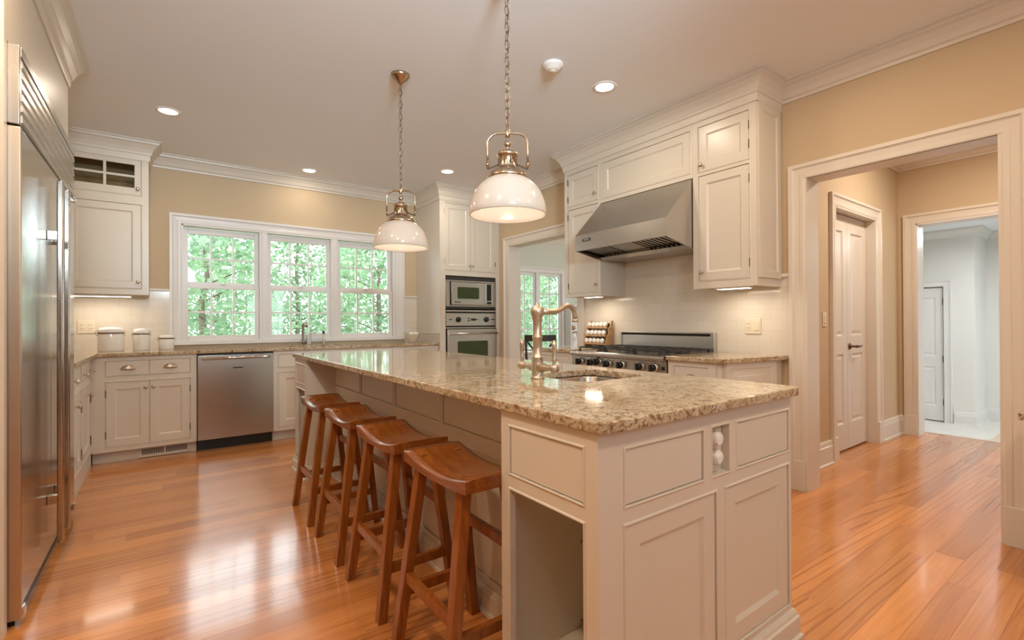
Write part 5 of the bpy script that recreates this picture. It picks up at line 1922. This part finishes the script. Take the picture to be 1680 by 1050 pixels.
b_.lathe([(0, 0), (0.04, 0), (0.042, 0.01), (0.028, 0.05), (0.04, 0.09), (0.066, 0.15), (0.068, 0.20), (0.06, 0.24), (0.056, 0.25), (0.052, 0.24), (0.06, 0.2), (0, 0.10)], (6.55, 6.94, 0.68), n=24)
tag(b_.obj('footed_vase', CERAM), 'white footed vase on the lower shelf of the white hutch', 'vase')

# ------------------------------------------------------------------ outdoors
struct(Bm().box(-40, 45, -40, 60, -0.75, -0.70).obj('ground', LAWN))
struct(Bm().box(-14, 16, -16, -3.37, -0.70, -0.30).box(-8, 16, 7.3, 9.3, -0.70, -0.66).obj('ground_bounce_slab', BOUNCE_GROUND))  # pale slabs added out of view to bounce daylight onto the ceiling


def tree(loc, label, seed, h=6.0, rad=2.1, nleaf=4200):
    rnd = random.Random(seed)
    r = thing('tree', label, 'tree', loc, 0, 'trees beyond the windows')
    x, y, z = loc
    tr = Bm()
    tr.tube([(x, y, z), (x + 0.05, y, z + 1.0), (x - 0.04, y + 0.05, z + 2.2), (x + 0.06, y, z + h * 0.7), (x, y, z + h * 0.85)], [0.09, 0.075, 0.06, 0.045, 0.015], 8)
    for k in range(7):
        a = rnd.random() * 2 * PI
        z0 = z + 0.7 + k * h * 0.08
        l = rad * (0.7 + 0.3 * rnd.random())
        tr.tube([(x, y, z0), (x + math.cos(a) * l * 0.5, y + math.sin(a) * l * 0.5, z0 + 0.35), (x + math.cos(a) * l, y + math.sin(a) * l, z0 + 0.55)], [0.018, 0.012, 0.005], 6)
    tr.obj('trunk', BARK, r)
    lv = Bm()
    for k in range(nleaf):
        a = rnd.random() * 2 * PI
        tt = rnd.random()
        zz = z + 0.25 + tt * (h - 0.3)
        prof = math.sin(PI * min(1, 0.16 + 0.84 * tt)) ** 0.55
        rr = rad * prof * math.sqrt(rnd.random())
        c = Vector((x + rr * math.cos(a), y + rr * math.sin(a), zz))
        s = 0.045 + 0.055 * rnd.random()
        n = Vector((rnd.gauss(0, 1), rnd.gauss(0, 1), rnd.gauss(0, 1) + 0.6)).normalized()
        u = n.orthogonal().normalized()
        u = Matrix.Rotation(rnd.random() * 6.28, 3, n) @ u
        v = n.cross(u)
        lv.face([c - u * s, c - v * s * 0.5 + u * s * 0.1, c + u * s, c + v * s * 0.5 + u * s * 0.1])
    lv.obj('foliage', LEAF, r)
    return r


G = -0.70
tA = tree((0, 0, G), '', 11, h=3.9, rad=1.68, nleaf=3600)
tB = tree((0, 0, G), '', 23, h=5.0, rad=2.15, nleaf=7500)
TREES = (
    (0.6, 10.6, 'leafy green tree close behind the left window of the three'),
    (4.0, 10.6, 'leafy green tree close behind the right window of the three'),
    (7.4, 10.6, 'leafy green tree close behind the left half of the breakfast window'),
    (10.8, 10.6, 'leafy green tree close behind the right half of the breakfast window'),
    (-1.3, 14.6, 'second-row tree showing at the outer edge of the left window'),
    (3.1, 14.6, 'second-row tree filling the middle window behind the sink'),
    (11.9, 14.6, 'second-row tree behind the breakfast window'),
    (1.5, 19.2, 'farthest tree in the gaps of the left window'),
    (6.0, 19.2, 'farthest tree in the gaps of the right window'),
    (15.0, 19.2, 'farthest tree in the gaps of the breakfast window'))
for k, (x, y, lab) in enumerate(TREES):
    src = tA if y < 12 else tB
    if k in (0, 4):
        src.location = (x, y, G)
        src['label'] = lab
    else:
        dup(src, (x, y, G), (k * 1.7) % 6.28, lab)
